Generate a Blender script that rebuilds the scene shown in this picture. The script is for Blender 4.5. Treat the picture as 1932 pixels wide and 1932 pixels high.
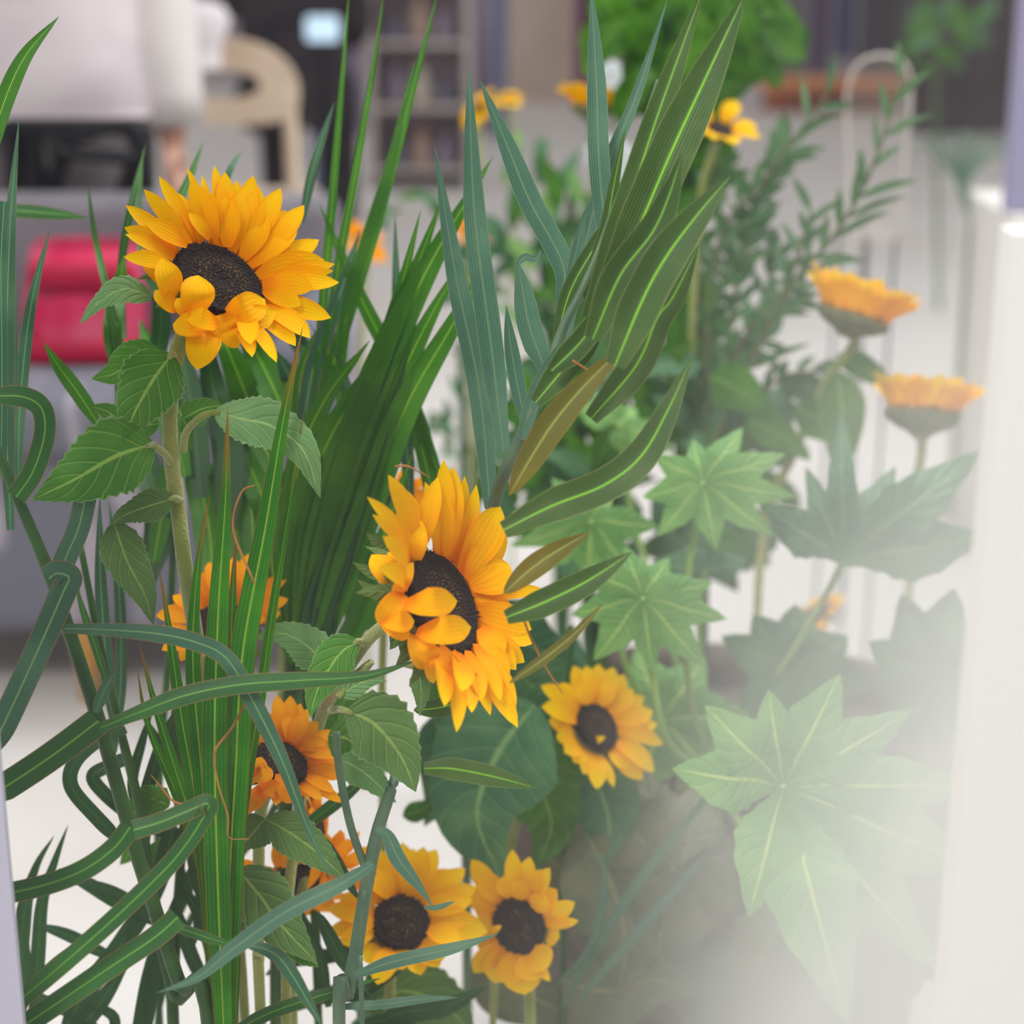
import bpy, bmesh, math, random
from mathutils import Vector, Matrix, Quaternion
R = random.Random(7)
for o in list(bpy.data.objects): bpy.data.objects.remove(o)
SC = bpy.context.scene
COL = SC.collection

# ---------------------------------------------------------------- camera
H, TH, F = 1.05, math.radians(17), 3605.0
cd = bpy.data.cameras.new('camera'); cam = bpy.data.objects.new('camera', cd); COL.objects.link(cam)
cam.location = (0, 0, H); cam.rotation_euler = (math.pi/2 - TH, 0, 0)
cd.sensor_width = 36; cd.sensor_height = 36; cd.sensor_fit = 'HORIZONTAL'; cd.lens = 36*F/1932
cd.dof.use_dof = True; cd.dof.focus_distance = 1.07; cd.dof.aperture_fstop = 4.6; cd.dof.aperture_blades = 9
cd.clip_start = 0.05
SC.camera = cam
# ---------------------------------------------------------------- light
w = bpy.data.worlds.new('world'); SC.world = w; w.use_nodes = True
nt = w.node_tree; bg = nt.nodes['Background']
tc = nt.nodes.new('ShaderNodeTexCoord'); sp = nt.nodes.new('ShaderNodeSeparateXYZ'); cr = nt.nodes.new('ShaderNodeValToRGB')
nt.links.new(tc.outputs['Generated'], sp.inputs[0]); nt.links.new(sp.outputs['Z'], cr.inputs[0]); nt.links.new(cr.outputs[0], bg.inputs[0])
cr.color_ramp.elements[0].position = 0.0; cr.color_ramp.elements[0].color = (.32, .32, .35, 1)
cr.color_ramp.elements[1].position = 0.75; cr.color_ramp.elements[1].color = (1, 1, 1, 1)
bg.inputs[1].default_value = .80
def area(name, loc, target, size, power, col=(1, 1, 1)):
    l = bpy.data.lights.new(name, 'AREA'); l.shape = 'SQUARE'; l.size = size; l.energy = power; l.color = col
    o = bpy.data.objects.new(name, l); COL.objects.link(o); o.location = loc
    o.rotation_euler = (Vector(target) - Vector(loc)).to_track_quat('-Z', 'Y').to_euler(); return o
area('added_area_light', (-1.2, -.6, 3.2), (0, 1.2, .7), 1.0, 74, (1, .985, .96))  # unseen soft lamp added overhead for direction and brighter petals
area('added_area_light', (1.6, 3.2, 3.6), (.2, 1.4, .5), 1.8, 140, (.97, .99, 1))  # second unseen lamp, added high behind the flowers
vs = SC.view_settings; vs.view_transform = 'Standard'; vs.look = 'None'; vs.gamma = 1; vs.use_curve_mapping = False; vs.exposure = 0.0

# ---------------------------------------------------------------- geometry helpers
FW = Vector((0, math.cos(TH), -math.sin(TH))); UP = Vector((0, math.sin(TH), math.cos(TH))); RT = Vector((1, 0, 0)); CC = Vector((0, 0, H))
def P(x, y, d): return CC + d*(FW + RT*(x-966)/F - UP*(y-966)/F)
def L(c, a=1): return (c[0], c[1], c[2], a)
def hexc(r, g, b):
    f = lambda v: ((v/255+.055)/1.055)**2.4 if v > 10 else v/255/12.92
    return (f(r), f(g), f(b), 1)
def mat(name):
    m = bpy.data.materials.new(name); m.use_nodes = True; return m, m.node_tree, m.node_tree.nodes['Principled BSDF'], m.node_tree.nodes['Material Output']
def mth(nt, op, a, b=None, c=None, clamp=False):
    n = nt.nodes.new('ShaderNodeMath'); n.operation = op; n.use_clamp = clamp
    for i, v in enumerate((a, b, c)):
        if v is None: continue
        if isinstance(v, (int, float)): n.inputs[i].default_value = v
        else: nt.links.new(v, n.inputs[i])
    return n.outputs[0]
def mixc(nt, f, a, b):
    n = nt.nodes.new('ShaderNodeMix'); n.data_type = 'RGBA'
    if isinstance(f, (int, float)): n.inputs[0].default_value = f
    else: nt.links.new(f, n.inputs[0])
    for s, v in ((6, a), (7, b)):
        if isinstance(v, tuple): n.inputs[s].default_value = v
        else: nt.links.new(v, n.inputs[s])
    return n.outputs[2]
def smooth(nt, v, a, b, lo=0., hi=1.):
    n = nt.nodes.new('ShaderNodeMapRange'); n.interpolation_type = 'SMOOTHSTEP'; nt.links.new(v, n.inputs[0])
    for i, x in ((1, a), (2, b), (3, lo), (4, hi)): n.inputs[i].default_value = x
    return n.outputs[0]
def noise(nt, scale, detail=3, vec=None):
    n = nt.nodes.new('ShaderNodeTexNoise'); n.inputs['Scale'].default_value = scale; n.inputs['Detail'].default_value = detail
    if vec is None:
        t = nt.nodes.new('ShaderNodeTexCoord'); vec = t.outputs['Object']
    nt.links.new(vec, n.inputs['Vector']); return n.outputs['Fac']
def plain(name, c, rough=.6, c2=None, sc=20, spec=.3, metal=0, trans=0):
    m, nt, b, o = mat(name); b.inputs['Roughness'].default_value = rough; b.inputs['Specular IOR Level'].default_value = spec; b.inputs['Metallic'].default_value = metal
    if c2:
        nt.links.new(mixc(nt, smooth(nt, noise(nt, sc), .35, .65), c, c2), b.inputs['Base Color'])
    else: b.inputs['Base Color'].default_value = c
    return m
def bump(nt, b, h, s, d=.001):
    n = nt.nodes.new('ShaderNodeBump'); n.inputs['Strength'].default_value = s; n.inputs['Distance'].default_value = d
    nt.links.new(h, n.inputs['Height']); nt.links.new(n.outputs[0], b.inputs['Normal'])
def uvs(nt):
    u = nt.nodes.new('ShaderNodeUVMap'); s = nt.nodes.new('ShaderNodeSeparateXYZ'); nt.links.new(u.outputs[0], s.inputs[0])
    au = mth(nt, 'ABSOLUTE', mth(nt, 'MULTIPLY', mth(nt, 'SUBTRACT', s.outputs[0], .5), 2)); return u.outputs[0], s.outputs[0], s.outputs[1], au
def translucent(nt, b, o, colsock, f):
    t = nt.nodes.new('ShaderNodeBsdfTranslucent'); nt.links.new(colsock, t.inputs[0]); m = nt.nodes.new('ShaderNodeMixShader'); m.inputs[0].default_value = f
    nt.links.new(b.outputs[0], m.inputs[1]); nt.links.new(t.outputs[0], m.inputs[2]); nt.links.new(m.outputs[0], o.inputs[0])
def blademat(name, c1, c2, rib, edge, tr=.3, lines=26, rough=.42, tip=None):
    m, nt, b, o = mat(name); uv, u, v, au = uvs(nt)
    s = mth(nt, 'SINE', mth(nt, 'MULTIPLY', u, lines*6.283)); st = smooth(nt, s, -.6, 1)
    c = mixc(nt, mth(nt, 'MULTIPLY', st, .45), c1, c2)
    c = mixc(nt, smooth(nt, noise(nt, 22, 4), .4, .7, 0, .7), c, c2)
    c = mixc(nt, smooth(nt, au, .045, .09, 1, 0), c, rib)
    c = mixc(nt, smooth(nt, au, .93, .98, 0, .9), c, edge)
    if tip: c = mixc(nt, smooth(nt, v, .86, .97), c, tip)
    nt.links.new(c, b.inputs['Base Color']); b.inputs['Roughness'].default_value = rough; b.inputs['Specular IOR Level'].default_value = .35
    bump(nt, b, s, .35, .0006); translucent(nt, b, o, c, tr); return m
def broadmat(name, c1, c2, vein, k=7., slant=2.2, tr=.25, rough=.6, edge=None, vw=.05):
    m, nt, b, o = mat(name); uv, u, v, au = uvs(nt)
    q = mth(nt, 'FRACT', mth(nt, 'SUBTRACT', mth(nt, 'MULTIPLY', v, k), mth(nt, 'MULTIPLY', au, slant)))
    q = mth(nt, 'ABSOLUTE', mth(nt, 'SUBTRACT', q, .5))
    c = mixc(nt, smooth(nt, noise(nt, 30, 5), .35, .7), c1, c2)
    c = mixc(nt, smooth(nt, q, 0, vw*1.6, .55, 0), c, vein)
    c = mixc(nt, smooth(nt, au, .03, .07, 1, 0), c, vein)
    if edge: c = mixc(nt, smooth(nt, au, .93, .99, 0, .7), c, edge)
    nt.links.new(c, b.inputs['Base Color']); b.inputs['Roughness'].default_value = rough; b.inputs['Specular IOR Level'].default_value = .25
    h = mth(nt, 'ADD', smooth(nt, q, 0, .3), mth(nt, 'MULTIPLY', noise(nt, 160, 3), .5)); bump(nt, b, h, .6, .0012)
    translucent(nt, b, o, c, tr); return m
def petalmat(name, base, midc, tipc, tr=.35):
    m, nt, b, o = mat(name); uv, u, v, au = uvs(nt)
    s = mth(nt, 'SINE', mth(nt, 'MULTIPLY', u, 6*6.283)); n = noise(nt, 60, 3)
    c = mixc(nt, smooth(nt, v, .0, .45), base, midc); c = mixc(nt, smooth(nt, v, .45, 1), c, tipc)
    c = mixc(nt, mth(nt, 'MULTIPLY', smooth(nt, s, .5, 1), .22), c, base)
    c = mixc(nt, smooth(nt, n, .5, .8, 0, .3), c, base); oi = nt.nodes.new('ShaderNodeObjectInfo'); c = mixc(nt, mth(nt, 'MULTIPLY', oi.outputs['Random'], .32), c, midc)
    c = mixc(nt, smooth(nt, au, .55, 1, 0, .22), c, base)
    nt.links.new(c, b.inputs['Base Color']); b.inputs['Roughness'].default_value = .6; b.inputs['Specular IOR Level'].default_value = .04
    bump(nt, b, s, .16, .0005); translucent(nt, b, o, c, tr); return m

M = {}
g = hexc
M['petal'] = petalmat('golden_petal', (.95, .25, 0, 1), (1, .50, 0, 1), (1, .62, .001, 1), .3)
M['petal_deep'] = petalmat('amber_petal', (.85, .20, 0, 1), (.97, .37, 0, 1), (1, .45, 0, 1), .3)
M['petal_far'] = petalmat('yellow_petal', (1, .38, 0, 1), (1, .56, 0, 1), (1, .66, .001, 1), .3)
EG = g(170, 110, 70)
M['reed'] = blademat('dark_reed_leaf', g(34, 88, 36), g(54, 116, 44), g(110, 170, 60), EG, .18, 14)
M['reedblue'] = blademat('bluish_reed_leaf', g(46, 94, 68), g(84, 130, 98), g(124, 168, 104), EG, .18, 12)
M['bright'] = blademat('bright_pleated_palm', g(26, 108, 8), g(70, 152, 16), g(158, 196, 60), g(150, 80, 30), .3, 7, .45, g(150, 110, 40))
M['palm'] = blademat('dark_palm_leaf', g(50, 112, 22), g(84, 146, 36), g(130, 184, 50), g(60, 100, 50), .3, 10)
M['frond'] = blademat('veined_frond_leaf', g(60, 94, 36), g(92, 120, 62), g(136, 205, 50), g(140, 150, 90), .35, 14, .4)
M['frondblue'] = blademat('blue_green_frond_leaf', g(70, 112, 92), g(100, 140, 112), g(120, 150, 110), g(130, 150, 120), .25, 9)
M['olive'] = blademat('yellowing_frond_leaf', g(100, 104, 36), g(140, 120, 40), g(160, 175, 70), g(150, 120, 60), .3, 14)
M['dark'] = blademat('deep_green_palm_leaf', g(36, 80, 40), g(52, 96, 48), g(66, 112, 54), g(40, 70, 60), .15, 8)  # darkest of the palm leaf greens
M['dry'] = plain('dry_leaf_tip', g(176, 112, 58), .6, g(140, 90, 50), 60)
M['sleaf'] = broadmat('hairy_sunflower_leaf', g(70, 128, 44), g(90, 148, 58), g(150, 188, 90), 6, 2.0, .25, .65, g(150, 180, 120))
M['sleafpale'] = broadmat('pale_sunflower_leaf', g(104, 152, 92), g(128, 172, 112), g(160, 195, 120), 6, 2.0, .2, .75, g(170, 195, 150))
M['sleafdull'] = broadmat('olive_sunflower_leaf', g(84, 118, 62), g(98, 134, 74), g(140, 170, 90), 6, 2.0, .2, .75, g(140, 160, 110))
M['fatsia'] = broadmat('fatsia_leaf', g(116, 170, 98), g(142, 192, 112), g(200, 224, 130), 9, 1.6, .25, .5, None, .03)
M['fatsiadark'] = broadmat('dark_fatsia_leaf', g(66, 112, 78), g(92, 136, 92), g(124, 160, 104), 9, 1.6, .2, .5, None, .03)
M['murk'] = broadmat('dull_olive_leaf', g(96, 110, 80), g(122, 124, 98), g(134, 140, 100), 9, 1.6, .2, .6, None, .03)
M['shrub'] = broadmat('broad_shrub_leaf', g(64, 110, 40), g(84, 140, 50), g(120, 160, 80), 8, 1.5, .3, .5)
M['deepgreen'] = broadmat('deep_green_leaf', g(48, 104, 14), g(78, 134, 26), g(110, 160, 40), 8, 1.5, .3, .5)
M['fine'] = blademat('fine_willow_leaf', g(60, 104, 58), g(90, 132, 84), g(110, 150, 90), g(110, 140, 90), .3, 4)
M['sepal'] = broadmat('green_sepal', g(74, 100, 44), g(96, 120, 56), g(120, 140, 80), 5, 1, .15, .7)
M['recept'] = plain('sunflower_receptacle', g(96, 104, 74), .8, g(116, 118, 84), 120)
M['stalk'] = plain('green_stalk', g(42, 78, 40), .45, g(60, 98, 44), 40)
M['stalkgrey'] = plain('grey_green_stalk', g(78, 104, 84), .5, g(98, 122, 92), 30)
M['twig'] = plain('brown_twig', g(96, 92, 70), .6, g(84, 112, 60), 30)
def stemmat():
    m, nt, b, o = mat('hairy_stem'); c = mixc(nt, smooth(nt, noise(nt, 18, 4), .35, .65), g(120, 134, 48), g(156, 160, 86)); nt.links.new(c, b.inputs['Base Color'])
    b.inputs['Roughness'].default_value = .85; b.inputs['Sheen Weight'].default_value = .5; bump(nt, b, noise(nt, 420, 2), .8, .0015); return m
M['stem'] = stemmat()
def discmat():
    m, nt, b, o = mat('sunflower_disc'); uv, u, v, au = uvs(nt)
    vo = nt.nodes.new('ShaderNodeTexVoronoi'); vo.inputs['Scale'].default_value = 620; t = nt.nodes.new('ShaderNodeTexCoord'); nt.links.new(t.outputs['Object'], vo.inputs['Vector'])
    dots = smooth(nt, vo.outputs['Distance'], .12, .3, 1, 0)
    ring = mth(nt, 'MULTIPLY', smooth(nt, v, .12, .4), smooth(nt, v, .5, .72, 1, 0))
    c = mixc(nt, mth(nt, 'MULTIPLY', dots, mth(nt, 'ADD', mth(nt, 'MULTIPLY', ring, 1.0), .05)), g(48, 40, 40), g(186, 142, 52))
    nt.links.new(c, b.inputs['Base Color']); b.inputs['Roughness'].default_value = .85; b.inputs['Specular IOR Level'].default_value = .15; bump(nt, b, vo.outputs['Distance'], 1, .002); return m
M['disc'] = discmat()

def newmesh(name, verts, faces, m, root=None, uv=None, smoothf=True, part_label=None):
    loc = root.location if root else Vector((0, 0, 0))
    me = bpy.data.meshes.new(name); me.from_pydata([tuple(Vector(v)-loc) for v in verts], [], faces)
    if uv:
        l = me.uv_layers.new(name='UVMap')
        for lp in me.loops: l.data[lp.index].uv = uv[lp.vertex_index]
    if smoothf:
        for p in me.polygons: p.use_smooth = True
    if isinstance(m, (list, tuple)):
        for x in m: me.materials.append(x)
    else: me.materials.append(m)
    o = bpy.data.objects.new(name, me); COL.objects.link(o)
    if root: o.parent = root
    if part_label: o['label'] = part_label
    return o
def thing(name, label, cat, loc, group=None):
    o = bpy.data.objects.new(name, None); COL.objects.link(o); o.empty_display_size = .02; o.location = loc; tag(o, label, cat, group); return o
def tag(o, label, cat, group=None):
    o['label'] = label; o['category'] = cat
    if group: o['group'] = group
    return o
def struct(o): o['kind'] = 'structure'; return o
def crom(pts, n):
    if len(pts) == 2: return [pts[0].lerp(pts[1], i/(2*n)) for i in range(2*n+1)]
    q = [pts[0]*2-pts[1]] + list(pts) + [pts[-1]*2-pts[-2]]; out = []
    for i in range(1, len(q)-2):
        a, b, c, d = q[i-1:i+3]
        for k in range(n):
            t = k/n; out.append(.5*((2*b)+(c-a)*t+(2*a-5*b+4*c-d)*t*t+(3*b-a-3*c+d)*t**3))
    out.append(pts[-1].copy()); return out
def prof(kind, t):
    if kind == 'blade': return min(1, .5+t*2.2)*(1 if t < .5 else max(.0, 1-((t-.5)/.5)**1.7))
    if kind == 'lance': return max(.0, math.sin(math.pi*min(1, t**.8))**.8)*.98+.02*(1-t)
    if kind == 'strap': return 1 if t < .8 else max(0, 1-((t-.8)/.2)**2)
    if kind == 'cut': return 1.0
    if kind == 'petal': return (.30+.70*math.sin(min(1, t/.55)*math.pi/2)**1.0) if t < .55 else max(0, 1-((t-.55)/.45)**2.1)**.85
    if kind == 'heart':
        return (.10+.9*math.sin(min(1, (t/.30))*math.pi/2)**.7) if t < .30 else max(0, 1-((t-.30)/.70)**1.45)
    if kind == 'lobe': return (.16+.84*math.sin(min(1, t/.62)*math.pi/2)**1.6) if t < .62 else max(0, 1-((t-.62)/.38)**1.5)
    if kind == 'sepal': return max(0, 1-t**1.6)
def ribbon(name, pts, wid, kind, m, root, nrm=None, fold=.18, nt_=7, nw=4, roll=0, serr=0, wave=0, curl=0, rs=0, twist=0, label=None):
    """pts in world space, wid = full width in metres; the cross-section is a shallow V"""
    c = crom([Vector(p) for p in pts], nt_); n = len(c); vs_, fs, uv = [], [], []; ln = [0]
    for i in range(1, n): ln.append(ln[-1]+(c[i]-c[i-1]).length)
    rr = random.Random(int(abs(pts[0][0]*1e5)+abs(pts[-1][2]*1e5))); ph = rr.random()*6
    prev = None
    for i in range(n):
        t = ln[i]/max(ln[-1], 1e-6); T = (c[min(i+1, n-1)]-c[max(i-1, 0)]).normalized()
        N = (CC-c[i]).normalized() if nrm is None else Vector(nrm).normalized()
        S = T.cross(N)
        if S.length < .15 and prev is not None: S = prev.copy()
        S.normalize()
        if prev is not None and S.dot(prev) < -.2 and nrm is not None: S = -S
        if prev is not None: S = (S+prev*.6).normalized() if nrm is not None else S
        prev = S.copy(); NN = S.cross(T).normalized()
        a = math.radians(roll+twist*t)
        if a: q = Quaternion(T, a); S = q @ S; NN = q @ NN
        ww = wid*.5*prof(kind, t)
        for j in range(nw+1):
            x = -1+2*j/nw; e = 1
            if serr and abs(x) > .99: e = 1+serr*(((i % 2)*2-1)*.5+rr.uniform(-.4, .4))
            k = fold*abs(x)-curl*x*x+wave*math.sin(t*11+ph+(2 if x > 0 else 0))*x*x
            vs_.append(c[i]+S*ww*x*e+NN*(k*ww)); uv.append((j/nw, t))
    for i in range(n-1):
        for j in range(nw):
            a = i*(nw+1)+j; fs.append((a, a+1, a+nw+2, a+nw+1))
    return newmesh(name, vs_, fs, m, root, uv, part_label=label)
def tube(name, pts, rad, m, root, ns=10, n=6, label=None, cap=True):
    c = crom([Vector(p) for p in pts], n); N = len(c); vs_, fs = [], []
    rad = rad if isinstance(rad, (list, tuple)) else [rad, rad]
    ref = Vector((.13, .9, .2)).normalized()
    for i in range(N):
        t = i/(N-1); k = t*(len(rad)-1); a = int(min(k, len(rad)-2)); r = rad[a]+(rad[a+1]-rad[a])*(k-a)
        T = (c[min(i+1, N-1)]-c[max(i-1, 0)]).normalized(); S = T.cross(ref)
        if S.length < .1: S = T.cross(Vector((1, 0, 0)))
        S.normalize(); B = T.cross(S)
        for j in range(ns):
            an = 2*math.pi*j/ns; vs_.append(c[i]+S*math.cos(an)*r+B*math.sin(an)*r)
    for i in range(N-1):
        for j in range(ns): fs.append((i*ns+j, i*ns+(j+1) % ns, (i+1)*ns+(j+1) % ns, (i+1)*ns+j))
    if cap: fs.append(tuple(range(ns))[::-1]); fs.append(tuple((N-1)*ns+j for j in range(ns)))
    return newmesh(name, vs_, fs, m, root, part_label=label)
def pp(pts, D):
    return [P(p[0], p[1], p[2] if len(p) > 2 else D) for p in pts]
def blade(root, pts, wpx, m, D=1.1, kind='blade', name='leaf', **k):
    q = pp(pts, D); return ribbon(name, q, wpx*D/F, kind, M[m], root, **k)
def box(name, lo, hi, m, root=None, bev=.004, rotz=0, ctr=None):
    bm = bmesh.new(); bmesh.ops.create_cube(bm, size=1)
    lo, hi = Vector(lo), Vector(hi); mid = (lo+hi)/2
    for v in bm.verts: v.co = Vector((v.co.x*(hi.x-lo.x), v.co.y*(hi.y-lo.y), v.co.z*(hi.z-lo.z)))+mid
    if bev: bmesh.ops.bevel(bm, geom=bm.edges[:], offset=bev, segments=3, affect='EDGES', profile=.5)
    if rotz: bmesh.ops.rotate(bm, verts=bm.verts[:], cent=ctr or mid, matrix=Matrix.Rotation(rotz, 3, 'Z'))
    loc = root.location if root else Vector((0, 0, 0))
    for v in bm.verts: v.co -= loc
    me = bpy.data.meshes.new(name); bm.to_mesh(me); bm.free(); me.materials.append(m)
    for p in me.polygons: p.use_smooth = bool(bev)
    o = bpy.data.objects.new(name, me); COL.objects.link(o)
    if root: o.parent = root
    return o
def floorpt(x, y, d, dz=0):          # the foot of a stem: straight below a visible point, on the floor
    q = P(x, y, d); return Vector((q.x, q.y, dz))

#==== SETTING
def floormat():
    m, nt, b, o = mat('pale_floor'); c = mixc(nt, smooth(nt, noise(nt, 1.3, 4), .3, .7), g(216, 212, 208), g(207, 199, 193))
    c = mixc(nt, smooth(nt, noise(nt, 30, 4), .5, .8, 0, .3), c, g(205, 196, 188))
    nt.links.new(c, b.inputs['Base Color']); b.inputs['Roughness'].default_value = .45; return m
struct(newmesh('floor', [(-9, -3, 0), (9, -3, 0), (9, 14.2, 0), (-9, 14.2, 0)], [(0, 1, 2, 3)], floormat()))
wm = plain('grey_lilac_wall', g(168, 160, 168), .8, g(184, 176, 182), 2)
struct(newmesh('wall_back', [(-9, 14, 0), (9, 14, 0), (9, 14, 5), (-9, 14, 5)], [(0, 1, 2, 3)], wm))
def ll(loft, root, name, m, nseg=28, fold=.0, k=5, capb=True):
    """loft of ellipses: (cx, cy, z, rx, ry) relative to the root"""
    vs_, fs = [], []; o = root.location
    for i, (cx, cy, z, rx, ry) in enumerate(loft):
        for j in range(nseg):
            a = 2*math.pi*j/nseg; f = 1+fold*math.sin(k*a+z*9)*min(1, i/3)
            vs_.append(o+Vector((cx+rx*f*math.cos(a), cy+ry*f*math.sin(a), z)))
    for i in range(len(loft)-1):
        for j in range(nseg): fs.append((i*nseg+j, i*nseg+(j+1) % nseg, (i+1)*nseg+(j+1) % nseg, (i+1)*nseg+j))
    fs.append(tuple(range(nseg))); fs.append(tuple((len(loft)-1)*nseg+j for j in range(nseg))[::-1])
    return newmesh(name, vs_, fs, m, root)
M['skin'] = plain('skin', g(206, 160, 140), .5)
M['hair'] = plain('dark_hair', g(46, 36, 32), .6)
def skinbody(root, V, E, m, sub=1):
    me = bpy.data.meshes.new('body'); names = list(V); me.from_pydata([V[n][0] for n in names], [(names.index(a), names.index(b)) for a, b in E], [])
    o = bpy.data.objects.new('body', me); COL.objects.link(o); o.parent = root; me.materials.append(m)
    o.modifiers.new('skin', 'SKIN'); sv = me.skin_vertices[0].data
    for i, n in enumerate(names):
        r = V[n][1]; sv[i].radius = (r, r) if not isinstance(r, tuple) else r; sv[i].use_root = (i == 0)
    s = o.modifiers.new('sub', 'SUBSURF'); s.levels = sub; s.render_levels = sub+1; o.modifiers['skin'].use_smooth_shade = True
    return o
def hand(V, E, wr, d, side, pre):
    """palm, four fingers of different lengths and a thumb, hanging along d from the wrist vertex"""
    d = Vector(d).normalized(); s = Vector(side).normalized(); w0 = Vector(V[wr][0]); fr = d.cross(s)
    pal = w0+d*.05; V[pre+'palm'] = (tuple(pal), (.022, .016)); E.append((wr, pre+'palm'))
    V[pre+'palmend'] = (tuple(w0+d*.085), (.026, .014)); E.append((pre+'palm', pre+'palmend'))
    for i, (off, ln) in enumerate(((-.027, .066), (-.009, .076), (.009, .071), (.027, .056))):
        a = w0+d*.09+s*off; par = pre+'palmend'
        for k in range(3):
            p_ = a+d*(ln*(k+.4)/3)+fr*(.008*k*k*.6); n = pre+'f%d%d' % (i, k); V[n] = (tuple(p_), .0085-.0008*k); E.append((par, n)); par = n
    a = w0+d*.03; V[pre+'t0'] = (tuple(a-s*.030), .012); V[pre+'t1'] = (tuple(a-s*.046+d*.03), .0095); V[pre+'t2'] = (tuple(a-s*.048+d*.055), .008)
    E += [(pre+'palm', pre+'t0'), (pre+'t0', pre+'t1'), (pre+'t1', pre+'t2')]
# --- person standing on the left, seen from hip to waist
p1 = thing('person', 'person standing at the far left in a long pale lilac coat, one arm hanging down', 'person', (-.80, 3.25, 0))
V = {'pel': ((0, 0, .90), .13), 'sp': ((0, 0, 1.08), .115), 'ch': ((0, 0, 1.27), (.15, .11)), 'nk': ((0, 0, 1.42), .055), 'h0': ((0, -.01, 1.50), .07), 'h1': ((0, -.015, 1.58), (.08, .092)), 'h2': ((0, 0, 1.66), .07), 'nose': ((0, -.115, 1.555), .012),
     'sR': ((.17, 0, 1.35), .058), 'eR': ((.20, .0, 1.05), .042), 'wR': ((.235, -.03, .73), .028), 'sL': ((-.17, 0, 1.35), .058), 'eL': ((-.23, .02, 1.07), .042), 'wL': ((-.22, -.08, .82), .028),
     'hR': ((.09, 0, .84), .09), 'kR': ((.10, -.01, .46), .058), 'aR': ((.10, .01, .09), .04), 'tR': ((.11, -.13, .04), .035), 'hL': ((-.09, 0, .84), .09), 'kL': ((-.10, -.01, .46), .058), 'aL': ((-.10, .01, .09), .04), 'tL': ((-.11, -.13, .04), .035)}
E = [('pel', 'sp'), ('sp', 'ch'), ('ch', 'nk'), ('nk', 'h0'), ('h0', 'h1'), ('h1', 'h2'), ('h1', 'nose'), ('ch', 'sR'), ('sR', 'eR'), ('eR', 'wR'), ('ch', 'sL'), ('sL', 'eL'), ('eL', 'wL'), ('pel', 'hR'), ('hR', 'kR'), ('kR', 'aR'), ('aR', 'tR'), ('pel', 'hL'), ('hL', 'kL'), ('kL', 'aL'), ('aL', 'tL')]
hand(V, E, 'wR', (.05, -.1, -1), (0, 1, 0), 'R'); hand(V, E, 'wL', (0, -.1, -1), (0, 1, 0), 'L')
skinbody(p1, V, E, M['skin'])
M['coat'] = plain('pale_lilac_coat', g(204, 190, 196), .85, g(216, 206, 208), 6)
M['sleeve'] = plain('pale_grey_sleeve', g(210, 204, 202), .85, g(222, 214, 210), 6)
ll([(0, 0, .755, .235, .17), (0, 0, .77, .238, .175), (0, 0, .85, .228, .17), (0, 0, 1.0, .215, .16), (0, 0, 1.15, .21, .15), (0, 0, 1.28, .215, .145), (0, 0, 1.37, .19, .12), (0, 0, 1.42, .10, .085), (0, 0, 1.46, .075, .07)], p1, 'coat', M['coat'], fold=.035, k=6)
o_ = p1.location
for sgn, a, b, c in ((1, (.17, 0, 1.36), (.205, 0, 1.05), (.235, -.025, .735)), (-1, (-.17, 0, 1.36), (-.235, .02, 1.07), (-.222, -.07, .81))):
    tube('sleeve', [o_+Vector(a), o_+Vector(b), o_+Vector(c)], [.085, .074, .068, .062, .055], M['sleeve'], p1, 18)
M['trouser'] = plain('charcoal_trousers', g(122, 114, 118), .8)
for s_ in (1, -1):
    tube('trouser_leg', [o_+Vector((.09*s_, 0, .86)), o_+Vector((.10*s_, -.01, .46)), o_+Vector((.10*s_, .01, .07))], [.115, .095, .075], M['trouser'], p1, 18)
ll([(0, .0, 1.50, .02, .02), (0, .02, 1.53, .083, .085), (0, .02, 1.62, .098, .105), (0, .015, 1.69, .085, .09), (0, 0, 1.745, .03, .03)], p1, 'hair', M['hair'])
# --- black folding stand in front of the legs
M['black'] = plain('black_metal', g(20, 20, 26), .45)
fs_ = thing('folding_stand', 'black folding stand with crossed legs below the pale coat', 'stand', (-.66, 2.98, 0))
def bgt(px1, py1, px2, py2, y, r, nm, root, m, y2=None):
    return tube(nm, [onp_(px1, py1, y), onp_(px2, py2, y2 or y)], r, m, root, 8)
def onp_(px, py, yv):
    d = P(px, py, 1)-CC; return CC+d*(yv/d.y)
for a in ((22, 236, 30, 352), (55, 236, 88, 420), (190, 236, 104, 352), (262, 300, 215, 420), (235, 236, 270, 330)):
    x1, y1, x2, y2 = a; A = onp_(x1, y1, 3.0); B = onp_(x2, y2, 3.0); D_ = A+(B-A)*(A.z/(A.z-B.z)); D_.z = 0.01
    D_.x = max(min(D_.x, -.52), -.86)
    tube('leg', [A, B, D_], .016, M['black'], fs_, 8)
bgt(95, 285, 255, 300, 2.985, .012, 'crossbar', fs_, M['black']); bgt(90, 276, 195, 244, 2.985, .008, 'crossbar', fs_, M['black'])
A = onp_(10, 238, 3.0); B = onp_(255, 238, 3.0); box('top_rail', (A.x, 2.98, A.z-.012), (B.x, 3.02, A.z+.012), M['black'], fs_)
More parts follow.
